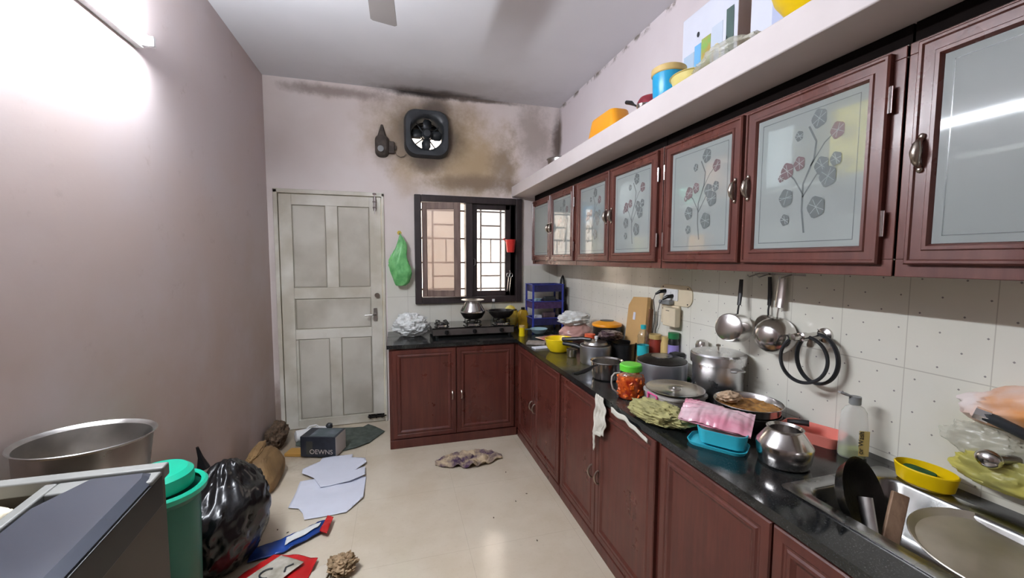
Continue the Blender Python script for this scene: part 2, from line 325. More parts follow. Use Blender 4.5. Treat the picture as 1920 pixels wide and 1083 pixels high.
# ---------------------------------------------------------------- mesh helpers
class G:
    def __init__(s): s.v = []; s.f = []; s.m = []; s.c = 0; s.T = Matrix()
    def add(s, vs, fs, c=None):
        o = len(s.v); s.v += [s.T @ Vector(v) for v in vs]
        for f in fs: s.f.append([i + o for i in f]); s.m.append(s.c if c is None else c)
        return s
    def box(s, x0, x1, y0, y1, z0, z1):
        x0, x1 = sorted((x0, x1)); y0, y1 = sorted((y0, y1)); z0, z1 = sorted((z0, z1))
        return s.add([(x0, y0, z0), (x1, y0, z0), (x1, y1, z0), (x0, y1, z0), (x0, y0, z1), (x1, y0, z1), (x1, y1, z1), (x0, y1, z1)],
                     [(0, 3, 2, 1), (4, 5, 6, 7), (0, 1, 5, 4), (1, 2, 6, 5), (2, 3, 7, 6), (3, 0, 4, 7)])
    def prism(s, poly, z0, z1):
        n = len(poly); v = [(x, y, z0) for x, y in poly] + [(x, y, z1) for x, y in poly]
        return s.add(v, [tuple(reversed(range(n))), tuple(range(n, 2 * n))] + [(i, (i + 1) % n, (i + 1) % n + n, i + n) for i in range(n)])
    def lathe(s, prof, n=40, c=(0, 0, 0), sx=1, sy=1, mats=None):
        """prof: (r, z) points; r=0 ends are closed to a point"""
        rows = []; vs = []; fs = []; ms = []
        for r, z in prof:
            if r < 1e-6: rows.append([len(vs)]); vs.append((c[0], c[1], c[2] + z))
            else:
                rows.append(list(range(len(vs), len(vs) + n)))
                vs += [(c[0] + r * sx * math.cos(2 * PI * i / n), c[1] + r * sy * math.sin(2 * PI * i / n), c[2] + z) for i in range(n)]
        for k in range(len(rows) - 1):
            a, b = rows[k], rows[k + 1]
            for i in range(n):
                j = (i + 1) % n
                if len(a) == 1 and len(b) == 1: continue
                if len(a) == 1: fs.append((a[0], b[j], b[i]))
                elif len(b) == 1: fs.append((a[i], a[j], b[0]))
                else: fs.append((a[i], a[j], b[j], b[i]))
                ms.append(mats[k] if mats else s.c)
        o = len(s.v); s.v += [s.T @ Vector(v) for v in vs]
        for f, m in zip(fs, ms): s.f.append([i + o for i in f]); s.m.append(m)
        return s
    def cyl(s, c, r, h, n=24, r2=None):
        r2 = r if r2 is None else r2
        return s.lathe([(0, 0), (r, 0), (r2, h), (0, h)], n, c)
    def tube(s, pts, r, n=10, closed=False, flat=None):
        pts = [Vector(p) for p in pts]; m = len(pts); rs = r if isinstance(r, (list, tuple)) else [r] * m
        vs = []; fs = []; up = None
        for i, p in enumerate(pts):
            a = pts[(i - 1) % m] if closed or i > 0 else p; b = pts[(i + 1) % m] if closed or i < m - 1 else p
            d = (b - a).normalized()
            if up is None: up = Vector((0, 0, 1)) if abs(d.z) < .9 else Vector((1, 0, 0))
            sd = d.cross(up).normalized(); up = sd.cross(d).normalized()
            k = (flat or (1, 1))
            for j in range(n):
                t = 2 * PI * j / n; vs.append(p + sd * rs[i] * k[0] * math.cos(t) + up * rs[i] * k[1] * math.sin(t))
        for i in range(m if closed else m - 1):
            a = i * n; b = ((i + 1) % m) * n
            for j in range(n): fs.append((a + j, a + (j + 1) % n, b + (j + 1) % n, b + j))
        if not closed: fs += [tuple(range(n)), tuple(range((m - 1) * n, m * n))]
        return s.add(vs, fs)
    def ball(s, c, rx, ry=None, rz=None, nu=20, nv=12):
        ry = ry or rx; rz = rz or rx
        T0 = s.T; s.T = T0 @ Matrix.Translation(c) @ Matrix.Diagonal((rx, ry, rz, 1))
        s.lathe([(math.sin(PI * i / nv), -math.cos(PI * i / nv)) for i in range(nv + 1)], nu); s.T = T0
        return s
    def ring(s, rect, prof, cap=None):
        """nested rectangles: rect=(u0,u1,v0,v1); prof=(inset, height); local axes u->x v->y w->z"""
        u0, u1, v0, v1 = rect; vs = []; fs = []
        for d, h in prof: vs += [(u0 + d, v0 + d, h), (u1 - d, v0 + d, h), (u1 - d, v1 - d, h), (u0 + d, v1 - d, h)]
        for k in range(len(prof) - 1):
            for i in range(4): fs.append((4 * k + i, 4 * k + (i + 1) % 4, 4 * k + 4 + (i + 1) % 4, 4 * k + 4 + i))
        s.add(vs, fs)
        if cap is not None:
            k = 4 * (len(prof) - 1); o = len(s.v) - len(vs); s.f.append([o + k + i for i in range(4)]); s.m.append(cap)
        return s
    def grid(s, nu, nv, fn):
        vs = [fn(i / nu, j / nv) for j in range(nv + 1) for i in range(nu + 1)]
        return s.add(vs, [(j * (nu + 1) + i, j * (nu + 1) + i + 1, (j + 1) * (nu + 1) + i + 1, (j + 1) * (nu + 1) + i) for j in range(nv) for i in range(nu)])

RIGHT = Matrix(((0, 0, -1, 0), (1, 0, 0, 0), (0, 1, 0, 0), (0, 0, 0, 1)))   # u->y, v->z, w->-x   (faces on the right hand wall)
BACK = Matrix(((1, 0, 0, 0), (0, 0, -1, 0), (0, 1, 0, 0), (0, 0, 0, 1)))    # u->x, v->z, w->-y   (faces on the back wall)

def tagp(o, label=None, cat=None, group=None, kind=None):
    if label: o['label'] = label
    if cat: o['category'] = cat
    if group: o['group'] = group
    if kind: o['kind'] = kind
    return o
INV = {}
def thing(name, label, cat, loc=(0, 0, 0), rz=0, group=None, kind=None, rot=None):
    o = bpy.data.objects.new(name, None); COL.objects.link(o); o.empty_display_size = .05
    o.location = loc; o.rotation_euler = rot or (0, 0, rz)
    INV[o.name] = (Matrix.Translation(loc) @ Euler(rot or (0, 0, rz)).to_matrix().to_4x4()).inverted()
    return tagp(o, label, cat, group, kind)
def obj(name, g, mats, parent=None, loc=None, rot=None, label=None, world=False, bevel=0, seg=2, smooth=35, solid=0, sub=0, fix=True):
    me = bpy.data.meshes.new(name); me.from_pydata([tuple(v) for v in g.v], [], g.f)
    if not isinstance(mats, (list, tuple)): mats = [mats]
    for m in mats: me.materials.append(m)
    me.polygons.foreach_set('material_index', g.m); me.update()
    if fix:
        b = bmesh.new(); b.from_mesh(me); bmesh.ops.recalc_face_normals(b, faces=b.faces); b.to_mesh(me); b.free()
    if smooth:
        me.polygons.foreach_set('use_smooth', [True] * len(me.polygons)); me.set_sharp_from_angle(angle=math.radians(smooth))
    o = bpy.data.objects.new(name, me); COL.objects.link(o)
    if parent:
        o.parent = parent
        if world:
            if parent.name in INV: o.matrix_parent_inverse = INV[parent.name]
    if loc: o.location = loc
    if rot: o.rotation_euler = rot
    if solid: md = o.modifiers.new('thickness', 'SOLIDIFY'); md.thickness = solid; md.offset = 0
    if bevel:
        md = o.modifiers.new('bevel', 'BEVEL'); md.width = bevel; md.segments = seg; md.limit_method = 'ANGLE'; md.angle_limit = math.radians(40); md.harden_normals = True
    if sub: md = o.modifiers.new('sub', 'SUBSURF'); md.levels = sub; md.render_levels = sub
    if label: o['label'] = label
    return o
def single(name, label, cat, g, mats, loc=(0, 0, 0), rot=(0, 0, 0), group=None, kind=None, **k):
    o = obj(name, g, mats, loc=loc, rot=rot, **k); return tagp(o, label, cat, group, kind)
def struct(name, g, mats, label=None, **k):
    return tagp(obj(name, g, mats, **k), label, None, None, 'structure')
def dup(root, loc=None, rot=None, label=None):
    r = root.copy(); COL.objects.link(r)
    if loc: r.location = loc
    if rot: r.rotation_euler = rot
    if label: r['label'] = label
    for ch in list(root.children):
        c = ch.copy(); COL.objects.link(c); c.parent = r
        for q in list(ch.children): d = q.copy(); COL.objects.link(d); d.parent = c
    return r
def rbox(w, d, h, r, n=6):
    """rounded rectangle outline polygon centred on origin"""
    out = []
    for cx, cy, a0 in ((w / 2 - r, d / 2 - r, 0), (-w / 2 + r, d / 2 - r, 90), (-w / 2 + r, -d / 2 + r, 180), (w / 2 - r, -d / 2 + r, 270)):
        for i in range(n + 1):
            a = math.radians(a0 + 90 * i / n); out.append((cx + r * math.cos(a), cy + r * math.sin(a)))
    return out
def loft(g, rings, cap0=True, cap1=True):
    n = len(rings[0]); vs = [p for r in rings for p in r]
    fs = [(k * n + i, k * n + (i + 1) % n, (k + 1) * n + (i + 1) % n, (k + 1) * n + i) for k in range(len(rings) - 1) for i in range(n)]
    if cap0: fs.append(tuple(range(n)))
    if cap1: fs.append(tuple(range((len(rings) - 1) * n, len(rings) * n)))
    g.add(vs, fs); return g
def tray(g, w, d, h, r, t=.003, flare=1.1, base=0):
    """open rounded rectangular tray"""
    a = lambda k, z, off=0: [(x * k - (off if x > 0 else -off), y * k - (off if y > 0 else -off), z) for x, y in rbox(w, d, h, r)]
    return loft(g, [a(1, base), a(flare, base + h), a(flare, base + h, t), a(1, base + t, t)], True, True)
def blobmesh(rx, ry, rz, seed=0, amp=.25, freq=2.2, ridge=.12, ridge_f=7, flat=True, nu=56, nv=34, shape=None):
    """crumpled soft volume standing on z=0"""
    g = G(); off = Vector((seed * 3.7, seed * 1.3, seed * 9.1)); rows = []
    vs = []; fs = []
    for j in range(nv + 1):
        th = PI * j / nv
        for i in range(nu):
            ph = 2 * PI * i / nu
            d = Vector((math.sin(th) * math.cos(ph), math.sin(th) * math.sin(ph), -math.cos(th)))
            k = 1 + amp * noise.noise(d * freq + off) + ridge * (1 - 2 * abs(noise.noise(d * ridge_f + off * 2))) + ridge * .5 * (1 - 2 * abs(noise.noise(d * ridge_f * 2.3 + off)))
            vd = noise.voronoi(d * ridge_f * .45 + off)[0]; vd2 = noise.voronoi(d * ridge_f * 1.1 + off * 3)[0]
            k += ridge * 1.3 * (vd[0] - .35) + ridge * .8 * (vd2[0] - .35)
            p = Vector((d.x * rx * k, d.y * ry * k, (d.z + (1 if flat else 0)) * rz * (k if not flat else (.7 + .3 * k))))
            if flat: p.z = max(0, p.z - .12 * rz)
            if shape: p = shape(p)
            vs.append(p)
    for j in range(nv):
        for i in range(nu): fs.append((j * nu + i, j * nu + (i + 1) % nu, (j + 1) * nu + (i + 1) % nu, (j + 1) * nu + i))
    g.add(vs, fs); b = bmesh.new(); return g
def sheet(poly, fn, res=.012, z=None):
    """flat cloth / paper cut to outline poly, lifted by fn(x,y)->z"""
    g = G(); xs = [p[0] for p in poly]; ys = [p[1] for p in poly]
    def inside(x, y):
        c = False; n = len(poly)
        for i in range(n):
            x0, y0 = poly[i]; x1, y1 = poly[(i + 1) % n]
            if (y0 > y) != (y1 > y) and x < (x1 - x0) * (y - y0) / (y1 - y0) + x0: c = not c
        return c
    bm = bmesh.new(); vs = [bm.verts.new((x, y, 0)) for x, y in poly]; bm.faces.new(vs)
    x = min(xs) + res
    while x < max(xs):
        bmesh.ops.bisect_plane(bm, geom=bm.verts[:] + bm.edges[:] + bm.faces[:], plane_co=(x, 0, 0), plane_no=(1, 0, 0)); x += res
    y = min(ys) + res
    while y < max(ys):
        bmesh.ops.bisect_plane(bm, geom=bm.verts[:] + bm.edges[:] + bm.faces[:], plane_co=(0, y, 0), plane_no=(0, 1, 0)); y += res
    bm.verts.index_update()
    g.add([(v.co.x, v.co.y, fn(v.co.x, v.co.y)) for v in bm.verts], [[v.index for v in f.verts] for f in bm.faces]); bm.free()
    return g
def fbm(x, y, s=0, f=6): return noise.noise(Vector((x * f, y * f, s))) + .5 * noise.noise(Vector((x * f * 2.1, y * f * 2.1, s + 5)))
def text_mesh(body, size, depth=.0004):
    cu = bpy.data.curves.new('lettering', 'FONT'); cu.body = body; cu.size = size; cu.extrude = depth; cu.align_x = 'CENTER'; cu.align_y = 'CENTER'
    to = bpy.data.objects.new('lettering', cu); COL.objects.link(to)
    dg = bpy.context.evaluated_depsgraph_get(); me = to.evaluated_get(dg).to_mesh()
    g = G(); g.add([v.co.copy() for v in me.vertices], [list(p.vertices) for p in me.polygons])
    to.evaluated_get(dg).to_mesh_clear(); bpy.data.objects.remove(to); bpy.data.curves.remove(cu)
    return g
def pot_profile(out, t=.002):
    """outer profile list bottom->rim ; returns closed inner+outer"""
    return [(0, out[0][1])] + out + [(max(r - t, 0), z + (t if i == len(out) - 1 else 0)) for i, (r, z) in reversed(list(enumerate(out)))] + [(0, out[0][1] + t)]

# ================================================================ STRUCTURE
EX = .15
g = G().box(XL - EX, XR + EX, YF - EX, YB + EX, -.1, 0); struct('floor', g, M['floor'], 'cream glossy floor tiles')
g = G().box(XL - EX, XR + EX, YF - EX, YB + EX, H, H + .1); struct('ceiling', g, M['ceil'], 'grey white ceiling with soot at the far edge')
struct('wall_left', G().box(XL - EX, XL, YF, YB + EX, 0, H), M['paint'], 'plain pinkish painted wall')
struct('wall_right', G().box(XR, XR + EX, YF, YB + EX, 0, H), M['rwall'], 'wall with ivory dotted tiles below and paint above')
g = G()  # wall behind the camera
g.box(XL, XR, YF - EX, YF, 0, H)
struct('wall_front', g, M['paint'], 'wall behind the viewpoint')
# back wall with window hole, door hole and fan hole
WX0, WX1, WZ0, WZ1 = .164, 1.19, 1.085, 2.09
FX, FZ, FR = .285, 2.63, .145
g = G(); y0, y1 = YB, YB + EX
DX0, DX1 = -.985, -.1
g.box(XL, DX0, y0, y1, 0, H); g.box(DX0, DX1, y0, y1, 2.09, H); g.box(DX1, WX0, y0, y1, 0, FZ - FR)
g.box(WX0, WX1, y0, y1, 0, WZ0); g.box(WX0, WX1, y0, y1, WZ1, FZ - FR); g.box(WX1, XR, y0, y1, 0, H)
g.box(DX1, FX - FR, y0, y1, FZ - FR, H); g.box(FX + FR, WX1, y0, y1, FZ - FR, H); g.box(FX - FR, FX + FR, y0, y1, FZ + FR, H)
struct('wall_back', g, M['bwall'], 'back wall stained brown around the exhaust fan')
g = G().box(XL, XL + .012, YF, YB - .0, 0, .07); struct('baseboard_left', g, M['floor'], 'tile skirting along the plain wall', bevel=.002)
# outside
struct('trim_1', G().box(-4, 4.5, YB + 2.2, YB + 2.3, -.5, 6).box(1.1, 1.75, YB + 2.17, YB + 2.2, 1.9, 2.8), [M['outwall']], 'pale wall of the neighbouring building outside the window')
struct('trim_2', G().box(-4, 4.5, YB + .16, YB + 2.3, -.6, -.5), M['grass'], 'ground outside the window')
o = G().box(1.15, 1.7, YB + 2.12, YB + 2.16, 1.75, 2.6)
struct('trim_3', o, M['outwin'], 'grey shutter on the neighbouring building')

# ---------------- door
d = thing('door_1', 'white painted panelled door in the back wall', None, (-.54, YB, 0), kind='structure'); del d['label']; d['label'] = 'aged white panelled door beside the counter'
g = G(); fy = YB - .015
for x0, x1, z0, z1 in ((-.985, -.953, 0, 2.085), (-.122, -.1, 0, 2.085), (-.985, -.1, 2.055, 2.09)): g.box(x0, x1, fy, YB + EX, z0, z1)
g.box(-.985, -.93, YB + .05, YB + .09, 0, 2.085); g.box(-.145, -.1, YB + .05, YB + .09, 0, 2.085); g.box(-.93, -.145, YB + .05, YB + .09, 2.03, 2.085); g.box(-.985, -.1, YB + .05, YB + .09, -.0, .02)
obj('door_frame', g, M['doorwhite'], d, world=True, bevel=.004)
g = G(); ly = YB + .004
g.box(-.948, -.127, ly + .006, ly + .036, .005, 2.05)
g.T = Matrix.Translation((0, ly + .006, 0)) @ BACK
panels = [(-.85, -.585, 1.25, 1.96), (-.49, -.225, 1.25, 1.96), (-.845, -.225, .885, 1.155), (-.83, -.58, .085, .80), (-.485, -.228, .085, .80)]
# rails and stiles as raised strips around panels
for u0, u1, v0, v1 in ((-.948, -.85, .005, 2.05), (-.225, -.127, .005, 2.05), (-.85, -.225, 1.96, 2.05), (-.85, -.225, 1.155, 1.25), (-.85, -.225, .80, .885), (-.85, -.225, .005, .085), (-.585, -.49, 1.25, 1.96), (-.58, -.485, .085, .80)):
    g.box(u0, u1, v0, v1, 0, .012)
leaf = obj('door_leaf', g, M['doorwhite'], d, world=True, bevel=.003)
for r in panels:
    g = G(); g.T = Matrix.Translation((0, ly + .006, 0)) @ BACK
    g.c = 1; g.ring(r, [(0, .009), (.004, .003), (.007, .003)]); g.c = 0
    g.ring(r, [(.007, .003), (.012, .007), (.045, .004)], cap=0)
    o = obj('door_panel', g, [M['doorpanel'], M['doorgroove']], leaf, smooth=20, fix=False)
g = G(); g.T = Matrix.Translation((-.19, YB - .012, 1.0)); g.box(-.016, .016, -.006, 0, -.055, .06); g.T = Matrix.Translation((-.19, YB - .02, 1.005))
g.tube([(0, .01, 0), (0, -.03, 0), (-.02, -.045, 0), (-.09, -.045, -.004)], .008, 10)
obj('door_handle', g, M['steel_dull'], d, world=True, bevel=.002, label='steel lever handle')
g = G(); g.T = Matrix.Translation((-.172, YB - .008, 1.175)) @ Matrix.Rotation(PI / 2, 4, 'X'); g.cyl((0, 0, 0), .022, .014, 20); g.cyl((0, 0, .014), .010, .008, 14)
obj('door_lock', g, M['brass'], d, world=True)
g = G(); yb = YB - .012
g.box(-.19, -.165, yb - .004, yb, 1.93, 2.05); g.tube([(-.178, yb - .012, 1.93), (-.178, yb - .012, 2.085)], .006, 8); g.box(-.194, -.162, yb - .018, yb, 2.0, 2.012); g.box(-.194, -.162, yb - .018, yb, 1.95, 1.962)
g.box(-.192, -.164, yb - .018, yb - .003, 2.068, 2.082); g.tube([(-.178, yb - .012, 1.945), (-.178, yb - .03, 1.93), (-.175, yb - .03, 1.9)], .004, 8)
obj('door_bolt', g, M['chrome'], d, world=True, label='bright tower bolt at the top')
g = G(); g.box(-.27, -.13, yb - .003, yb, .045, .08); g.tube([(-.275, yb - .012, .062), (-.112, yb - .012, .062)], .006, 8)
for x in (-.25, -.2, -.15): g.box(x - .007, x + .007, yb - .018, yb, .045, .08)
obj('door_bolt', g, M['iron'], d, world=True, label='dark bolt near the floor')

# ---------------- window
w = thing('window_1', 'dark wooden window with iron grille above the gas stove', None, ((WX0 + WX1) / 2, YB, WZ0), kind='structure')
g = G(); fw = .062; wy0, wy1 = YB - .035, YB + .09
g.T = BACK
def frame_box(g, x0, x1, z0, z1, fw, ya, yb_):
    T = g.T; g.T = Matrix(); g.box(x0, x0 + fw, ya, yb_, z0, z1); g.box(x1 - fw, x1, ya, yb_, z0, z1); g.box(x0 + fw, x1 - fw, ya, yb_, z0, z0 + fw); g.box(x0 + fw, x1 - fw, ya, yb_, z1 - fw, z1); g.T = T
frame_box(g, WX0, WX1, WZ0, WZ1, fw, wy0, wy1); g.T = Matrix(); g.box(.635, .70, wy0, wy1, WZ0 + fw, WZ1 - fw)
obj('window_frame', g, M['darkwood'], w, world=True, bevel=.006)
# right sash, closed
g = G(); frame_box(g, .70, WX1 - fw, WZ0 + fw, WZ1 - fw, .05, YB + .0, YB + .03); g.box(WX1 - fw - .10, WX1 - fw, YB, YB + .03, WZ0 + fw, WZ1 - fw)
sr = obj('window_sash', g, M['darkwood'], w, world=True, bevel=.004, label='closed dark sash')
g = G().box(.745, 1.03, YB + .012, YB + .016, WZ0 + fw + .045, WZ1 - fw - .045); obj('window_pane', g, M['windowglass'], sr)
g = G(); g.tube([(.715, YB - .004, 1.44), (.722, YB - .03, 1.45), (.722, YB - .03, 1.50), (.715, YB - .004, 1.51)], .004, 8); obj('sash_handle', g, M['steel_dull'], sr)
# left sash, hinged at its left edge and swung a little inward
g = G(); sw = .355; g.T = Matrix.Translation((WX0 + fw + .004, YB - .01, 0)) @ Matrix.Rotation(math.radians(-14), 4, 'Z')
T = g.T.copy(); z0, z1 = WZ0 + fw + .004, WZ1 - fw - .004
g.box(0, .045, 0, .028, z0, z1); g.box(sw - .062, sw, 0, .028, z0, z1); g.box(.045, sw - .062, 0, .028, z0, z0 + .062); g.box(.045, sw - .062, 0, .028, z1 - .062, z1)
sl = obj('window_sash', g, M['dustwood'], w, world=True, bevel=.004, label='dusty brown sash standing slightly open')
g = G(); g.T = T; g.box(.042, sw - .06, .012, .016, z0 + .06, z1 - .06); obj('window_pane', g, M['dustyglass'], sl, label='dusty pane')
g = G(); gy = YB + .075
for x0, x1 in ((WX0 + fw, .635), (.70, WX1 - fw)):
    a, b = x0 + .075, x1 - .085; m = (a + b) / 2
    if x0 < .5: a, b, m = .335, .585, .46
    else: a, b, m = .80, 1.0, .90
    for x in (a, b): g.box(x - .008, x + .008, gy - .006, gy + .006, WZ0 + fw, WZ1 - fw)
    for z in (1.965, 1.70, 1.47, 1.215): g.box(x0, x1, gy - .005, gy + .005, z - .008, z + .008)
    for z in (1.83, 1.34): g.box(a, b, gy - .005, gy + .005, z - .008, z + .008)
    g.box(m - .005, m + .005, gy - .005, gy + .005, 1.47, 1.70)
obj('window_grille', g, mat('grille_iron', srgb(70, 52, 46), .6), w, world=True, label='square iron bars')

# ================================================================ FITTED FURNITURE
# loft shelf
g = G().box(1.09, XR, YF, YB, 2.105, 2.205)
single('concrete_shelf', 'long white painted shelf slab running over the wall cabinets', 'shelf', g, M['shelf'], bevel=.006)
# wall cabinets ---------------------------------------------------
UX = 1.262          # carcass front plane, doors stand on it
def flower(g, cu, cv, sc_=1.0, flip=1, seed=0):
    """etched spray: stem, blossoms with petals; coordinates u,v in the pane plane"""
    rnd = random.Random(seed); W0 = .0105
    lifts = [0]
    def disc(u, v, r, c, pet=5):
        lifts[0] += .00015; lift = lifts[0]
        n = 22; vs = [(u + r * .82 * (1 + .07 * math.cos(pet * 2 * PI * i / n)) * math.cos(2 * PI * i / n), v + r * (1 + .07 * math.cos(pet * 2 * PI * i / n)) * math.sin(2 * PI * i / n), W0 + lift) for i in range(n)]
        g.add(vs, [tuple(range(n))], c)
        for k in range(3):     # unetched veins between petals
            a = PI * k / 3 + rnd.random(); du, dv = math.cos(a) * r * .8, math.sin(a) * r * .8; w_ = .0009
            nx, ny = -math.sin(a) * w_, math.cos(a) * w_
            g.add([(u - du + nx, v - dv + ny, W0 + lift + .0001), (u - du - nx, v - dv - ny, W0 + lift + .0001), (u + du - nx, v + dv - ny, W0 + lift + .0001), (u + du + nx, v + dv + ny, W0 + lift + .0001)], [(0, 1, 2, 3)], 0)
    def stem(pts, w_=.003):
        for (a, b), (c_, d_) in zip(pts[:-1], pts[1:]):
            dx, dy = c_ - a, d_ - b; l = math.hypot(dx, dy); nx, ny = -dy / l * w_, dx / l * w_
            g.add([(a + nx, b + ny, W0), (a - nx, b - ny, W0), (c_ - nx, d_ - ny, W0), (c_ + nx, d_ + ny, W0)], [(0, 1, 2, 3)], 1)
    P = lambda x, y: (cu - flip * x * sc_, cv + y * sc_)
    stem([P(.01, -.17), P(.0, -.10), P(.0, -.02), P(.03, .05), P(.035, .10), P(.01, .15)]); stem([P(0, -.06), P(.04, 0), P(.07, .03)], .0022); stem([P(0, -.05), P(-.03, 0), P(-.05, .02)], .0022)
    stem([P(.02, .03), P(.06, .09), P(.085, .11)], .0018)
    for x, y, r, c in ((.04, .165, .028, 1), (-.02, .13, .016, 1), (.095, .115, .024, 2), (-.055, .03, .026, 2), (-.015, .045, .022, 2), (.055, .025, .026, 1), (.095, .035, .02, 1),
                       (.075, -.01, .03, 1), (-.055, -.055, .028, 1), (.045, -.095, .032, 1), (-.055, -.125, .018, 1), (-.075, .01, .012, 2)):
        u, v = P(x, y); disc(u, v, r * sc_, c)
def upper_door(parent, y0, y1, handle_side, hinge_side, seed, plain=False):
    """door on plane x=UX, between y0<y1. 'handle_side' +1 = far edge, -1 = near edge"""
    z0, z1 = 1.492, 2.038
    g = G(); g.T = Matrix.Translation((UX, 0, 0)) @ RIGHT
    rect = (y0, y1, z0, z1)
    g.ring(rect, [(0, 0), (0, .016), (.004, .021), (.010, .021), (.013, .016), (.034, .016), (.037, .020), (.045, .020), (.049, .013), (.052, .004), (.052, 0)])
    dr = obj('cabinet_door', g, M['wood_up'], parent, world=True, smooth=25)
    g = G(); g.T = Matrix.Translation((UX, 0, 0)) @ RIGHT
    a, b, c, e = y0 + .051, y1 - .051, z0 + .051, z1 - .051
    g.add([(a, c, .010), (b, c, .010), (b, e, .010), (a, e, .010)], [(0, 1, 2, 3)])
    for q0, q1, q2, q3 in ((a, c, b, c), (b, c, b, e), (b, e, a, e), (a, e, a, c)): g.add([(q0, q1, .006), (q2, q3, .006), (q2, q3, .010), (q0, q1, .010)], [(0, 1, 2, 3)])
    # etched border line
    q = .018; wln = .0022; W0 = .0104
    for u0, u1, v0, v1 in ((a + q, b - q, c + q, c + q + wln), (a + q, b - q, e - q - wln, e - q), (a + q, a + q + wln, c + q, e - q), (b - q - wln, b - q, c + q, e - q)):
        g.add([(u0, v0, W0), (u1, v0, W0), (u1, v1, W0), (u0, v1, W0)], [(0, 1, 2, 3)], 1)
    if not plain: flower(g, (a + b) / 2, (c + e) / 2, min(1.05, (e - c) / .43), 1, seed)
    g.f = [list(reversed(f)) for f in g.f]
    obj('glass_pane', g, [M['glass_frost'], M['etch'], M['etchred']], dr, smooth=0, fix=False, label='frosted pane etched with a flower spray')
    hy = (y1 - .022) if handle_side > 0 else (y0 + .022)
    g = G(); hx = UX - .016; hz = 1.765
    g.tube([(hx, hy, hz + .034), (hx - .010, hy, hz + .031), (hx - .019, hy, hz + .020), (hx - .022, hy, hz), (hx - .019, hy, hz - .020), (hx - .010, hy, hz - .031), (hx, hy, hz - .034)], [.005, .006, .009, .012, .009, .006, .005], 12)
    g.ball((hx - .003, hy, hz + .040), .006, .007, .008, 12, 8); g.ball((hx - .003, hy, hz - .040), .006, .007, .008, 12, 8)
    obj('handle', g, M['brass'], dr, label='bowed metal handle')
    ky = (y1 + .004) if hinge_side > 0 else (y0 - .004)
    for zz in (1.60, 1.92):
        g = G(); g.tube([(hx + .001, ky, zz - .034), (hx + .001, ky, zz + .034)], .0035, 8); g.box(hx, hx + .003, ky - .005, ky + .005, zz - .034, zz + .034); obj('hinge', g, M['chrome'], dr)
    return dr
units = [(2.722, 3.70, 'wall cabinet with two glass doors nearest the window, far end of the row', 1), (1.735, 2.716, 'second wall cabinet from the window, above the rice pot and cookers', 2),
         (.757, 1.729, 'third wall cabinet, flower etched doors above the hanging pans', 3), (-.221, .751, 'nearest wall cabinet, cut by the right edge of the picture', 4)]
for y0, y1, lab, k in units:
    c = thing('wall_cabinet', lab, 'cabinet', (1.42, (y0 + y1) / 2, 1.46), group='glass fronted wall cabinets')
    g = G(); t = .016
    g.box(UX + .003, XR - .002, y0, y1, 1.46, 1.476); g.box(UX + .003, XR - .002, y0, y1, 2.035, 2.05); g.box(UX + .003, XR - .002, y0, y0 + t, 1.476, 2.035); g.box(UX + .003, XR - .002, y1 - t, y1, 1.476, 2.035)
    g.box(XR - .012, XR - .002, y0 + t, y1 - t, 1.476, 2.035); g.box(UX + .04, XR - .012, y0 + t, y1 - t, 1.745, 1.757)
    obj('carcass', g, mat('cabinet_inside', srgb(206, 200, 192), .6) if k == 1 else bpy.data.materials['cabinet_inside'], c, world=True)
    g = G(); mid = (y0 + y1) / 2
    g.box(UX - .001, UX + .016, y0, y1, 1.46, 1.505); g.box(UX - .001, UX + .016, y0, y1, 2.02, 2.049); g.box(UX - .001, UX + .016, y0, y0 + .034, 1.505, 2.02); g.box(UX - .001, UX + .016, y1 - .034, y1, 1.505, 2.02); g.box(UX - .001, UX + .016, mid - .018, mid + .018, 1.505, 2.02)
    obj('face_frame', g, M['wood_up'], c, world=True, bevel=.002)
    g = G().box(UX + .016, XR - .002, y0, y1, 2.050, 2.104); obj('gap_shade_block', g, M['gap'], c, world=True)  # solid block coloured as the shaded gap between cabinet top and shelf
    upper_door(c, mid + .008, y1 - .026, 1 if k == 4 else -1, -1 if k == 4 else 1, k, plain=(k == 1 or k == 4)); upper_door(c, y0 + .026, mid - .008, 1, -1, k + 3)
# things kept inside the wall cabinets, dimly seen through the frosted panes
def inside(name, label, cat, g, m, loc, **k): return single(name, label, cat, g, m, loc, **k)
SZ = 1.757; BZ = 1.476
inside('plastic_tub', 'bright blue tub seen through the third frosted pane', 'tub', G().lathe([(0, 0), (.07, 0), (.08, .11), (.08, .115), (0, .115)], 28), M['sky'], (1.35, 2.63, SZ))
inside('food_jar', 'pale jar seen dimly at the top of the fourth frosted pane', 'jar', G().lathe([(0, 0), (.08, 0), (.085, .02), (.085, .17), (.06, .2), (0, .2)], 28), M['white'], (1.36, 2.14, SZ))
inside('food_jar', 'peach coloured jar high behind the fifth frosted pane', 'jar', G().lathe([(0, 0), (.07, 0), (.075, .02), (.075, .15), (.05, .18), (0, .18)], 28), mat('peach_plastic', srgb(226, 168, 130), .5), (1.35, 1.44, SZ))
inside('glass_bowl', 'pale green bowl in the middle of the fifth frosted pane', 'bowl', G().lathe([(0, 0), (.05, 0), (.095, .07), (.095, .075), (0, .06)], 28), mat('mint_plastic', srgb(150, 214, 182), .4), (1.37, 1.62, SZ))
inside('spice_packet', 'orange packet low behind the fifth frosted pane', 'packet', G().box(-.03, .03, -.05, .05, 0, .14), M['orange'], (1.32, 1.53, BZ), bevel=.01)
inside('storage_box', 'yellow box seen high behind the sixth frosted pane', 'box', G().box(-.06, .06, -.08, .08, 0, .2), M['yellow'], (1.345, .88, SZ), bevel=.006)
inside('storage_box', 'white box behind the left part of the sixth frosted pane', 'box', G().box(-.06, .06, -.05, .05, 0, .2), M['white'], (1.345, 1.13, SZ), bevel=.006)
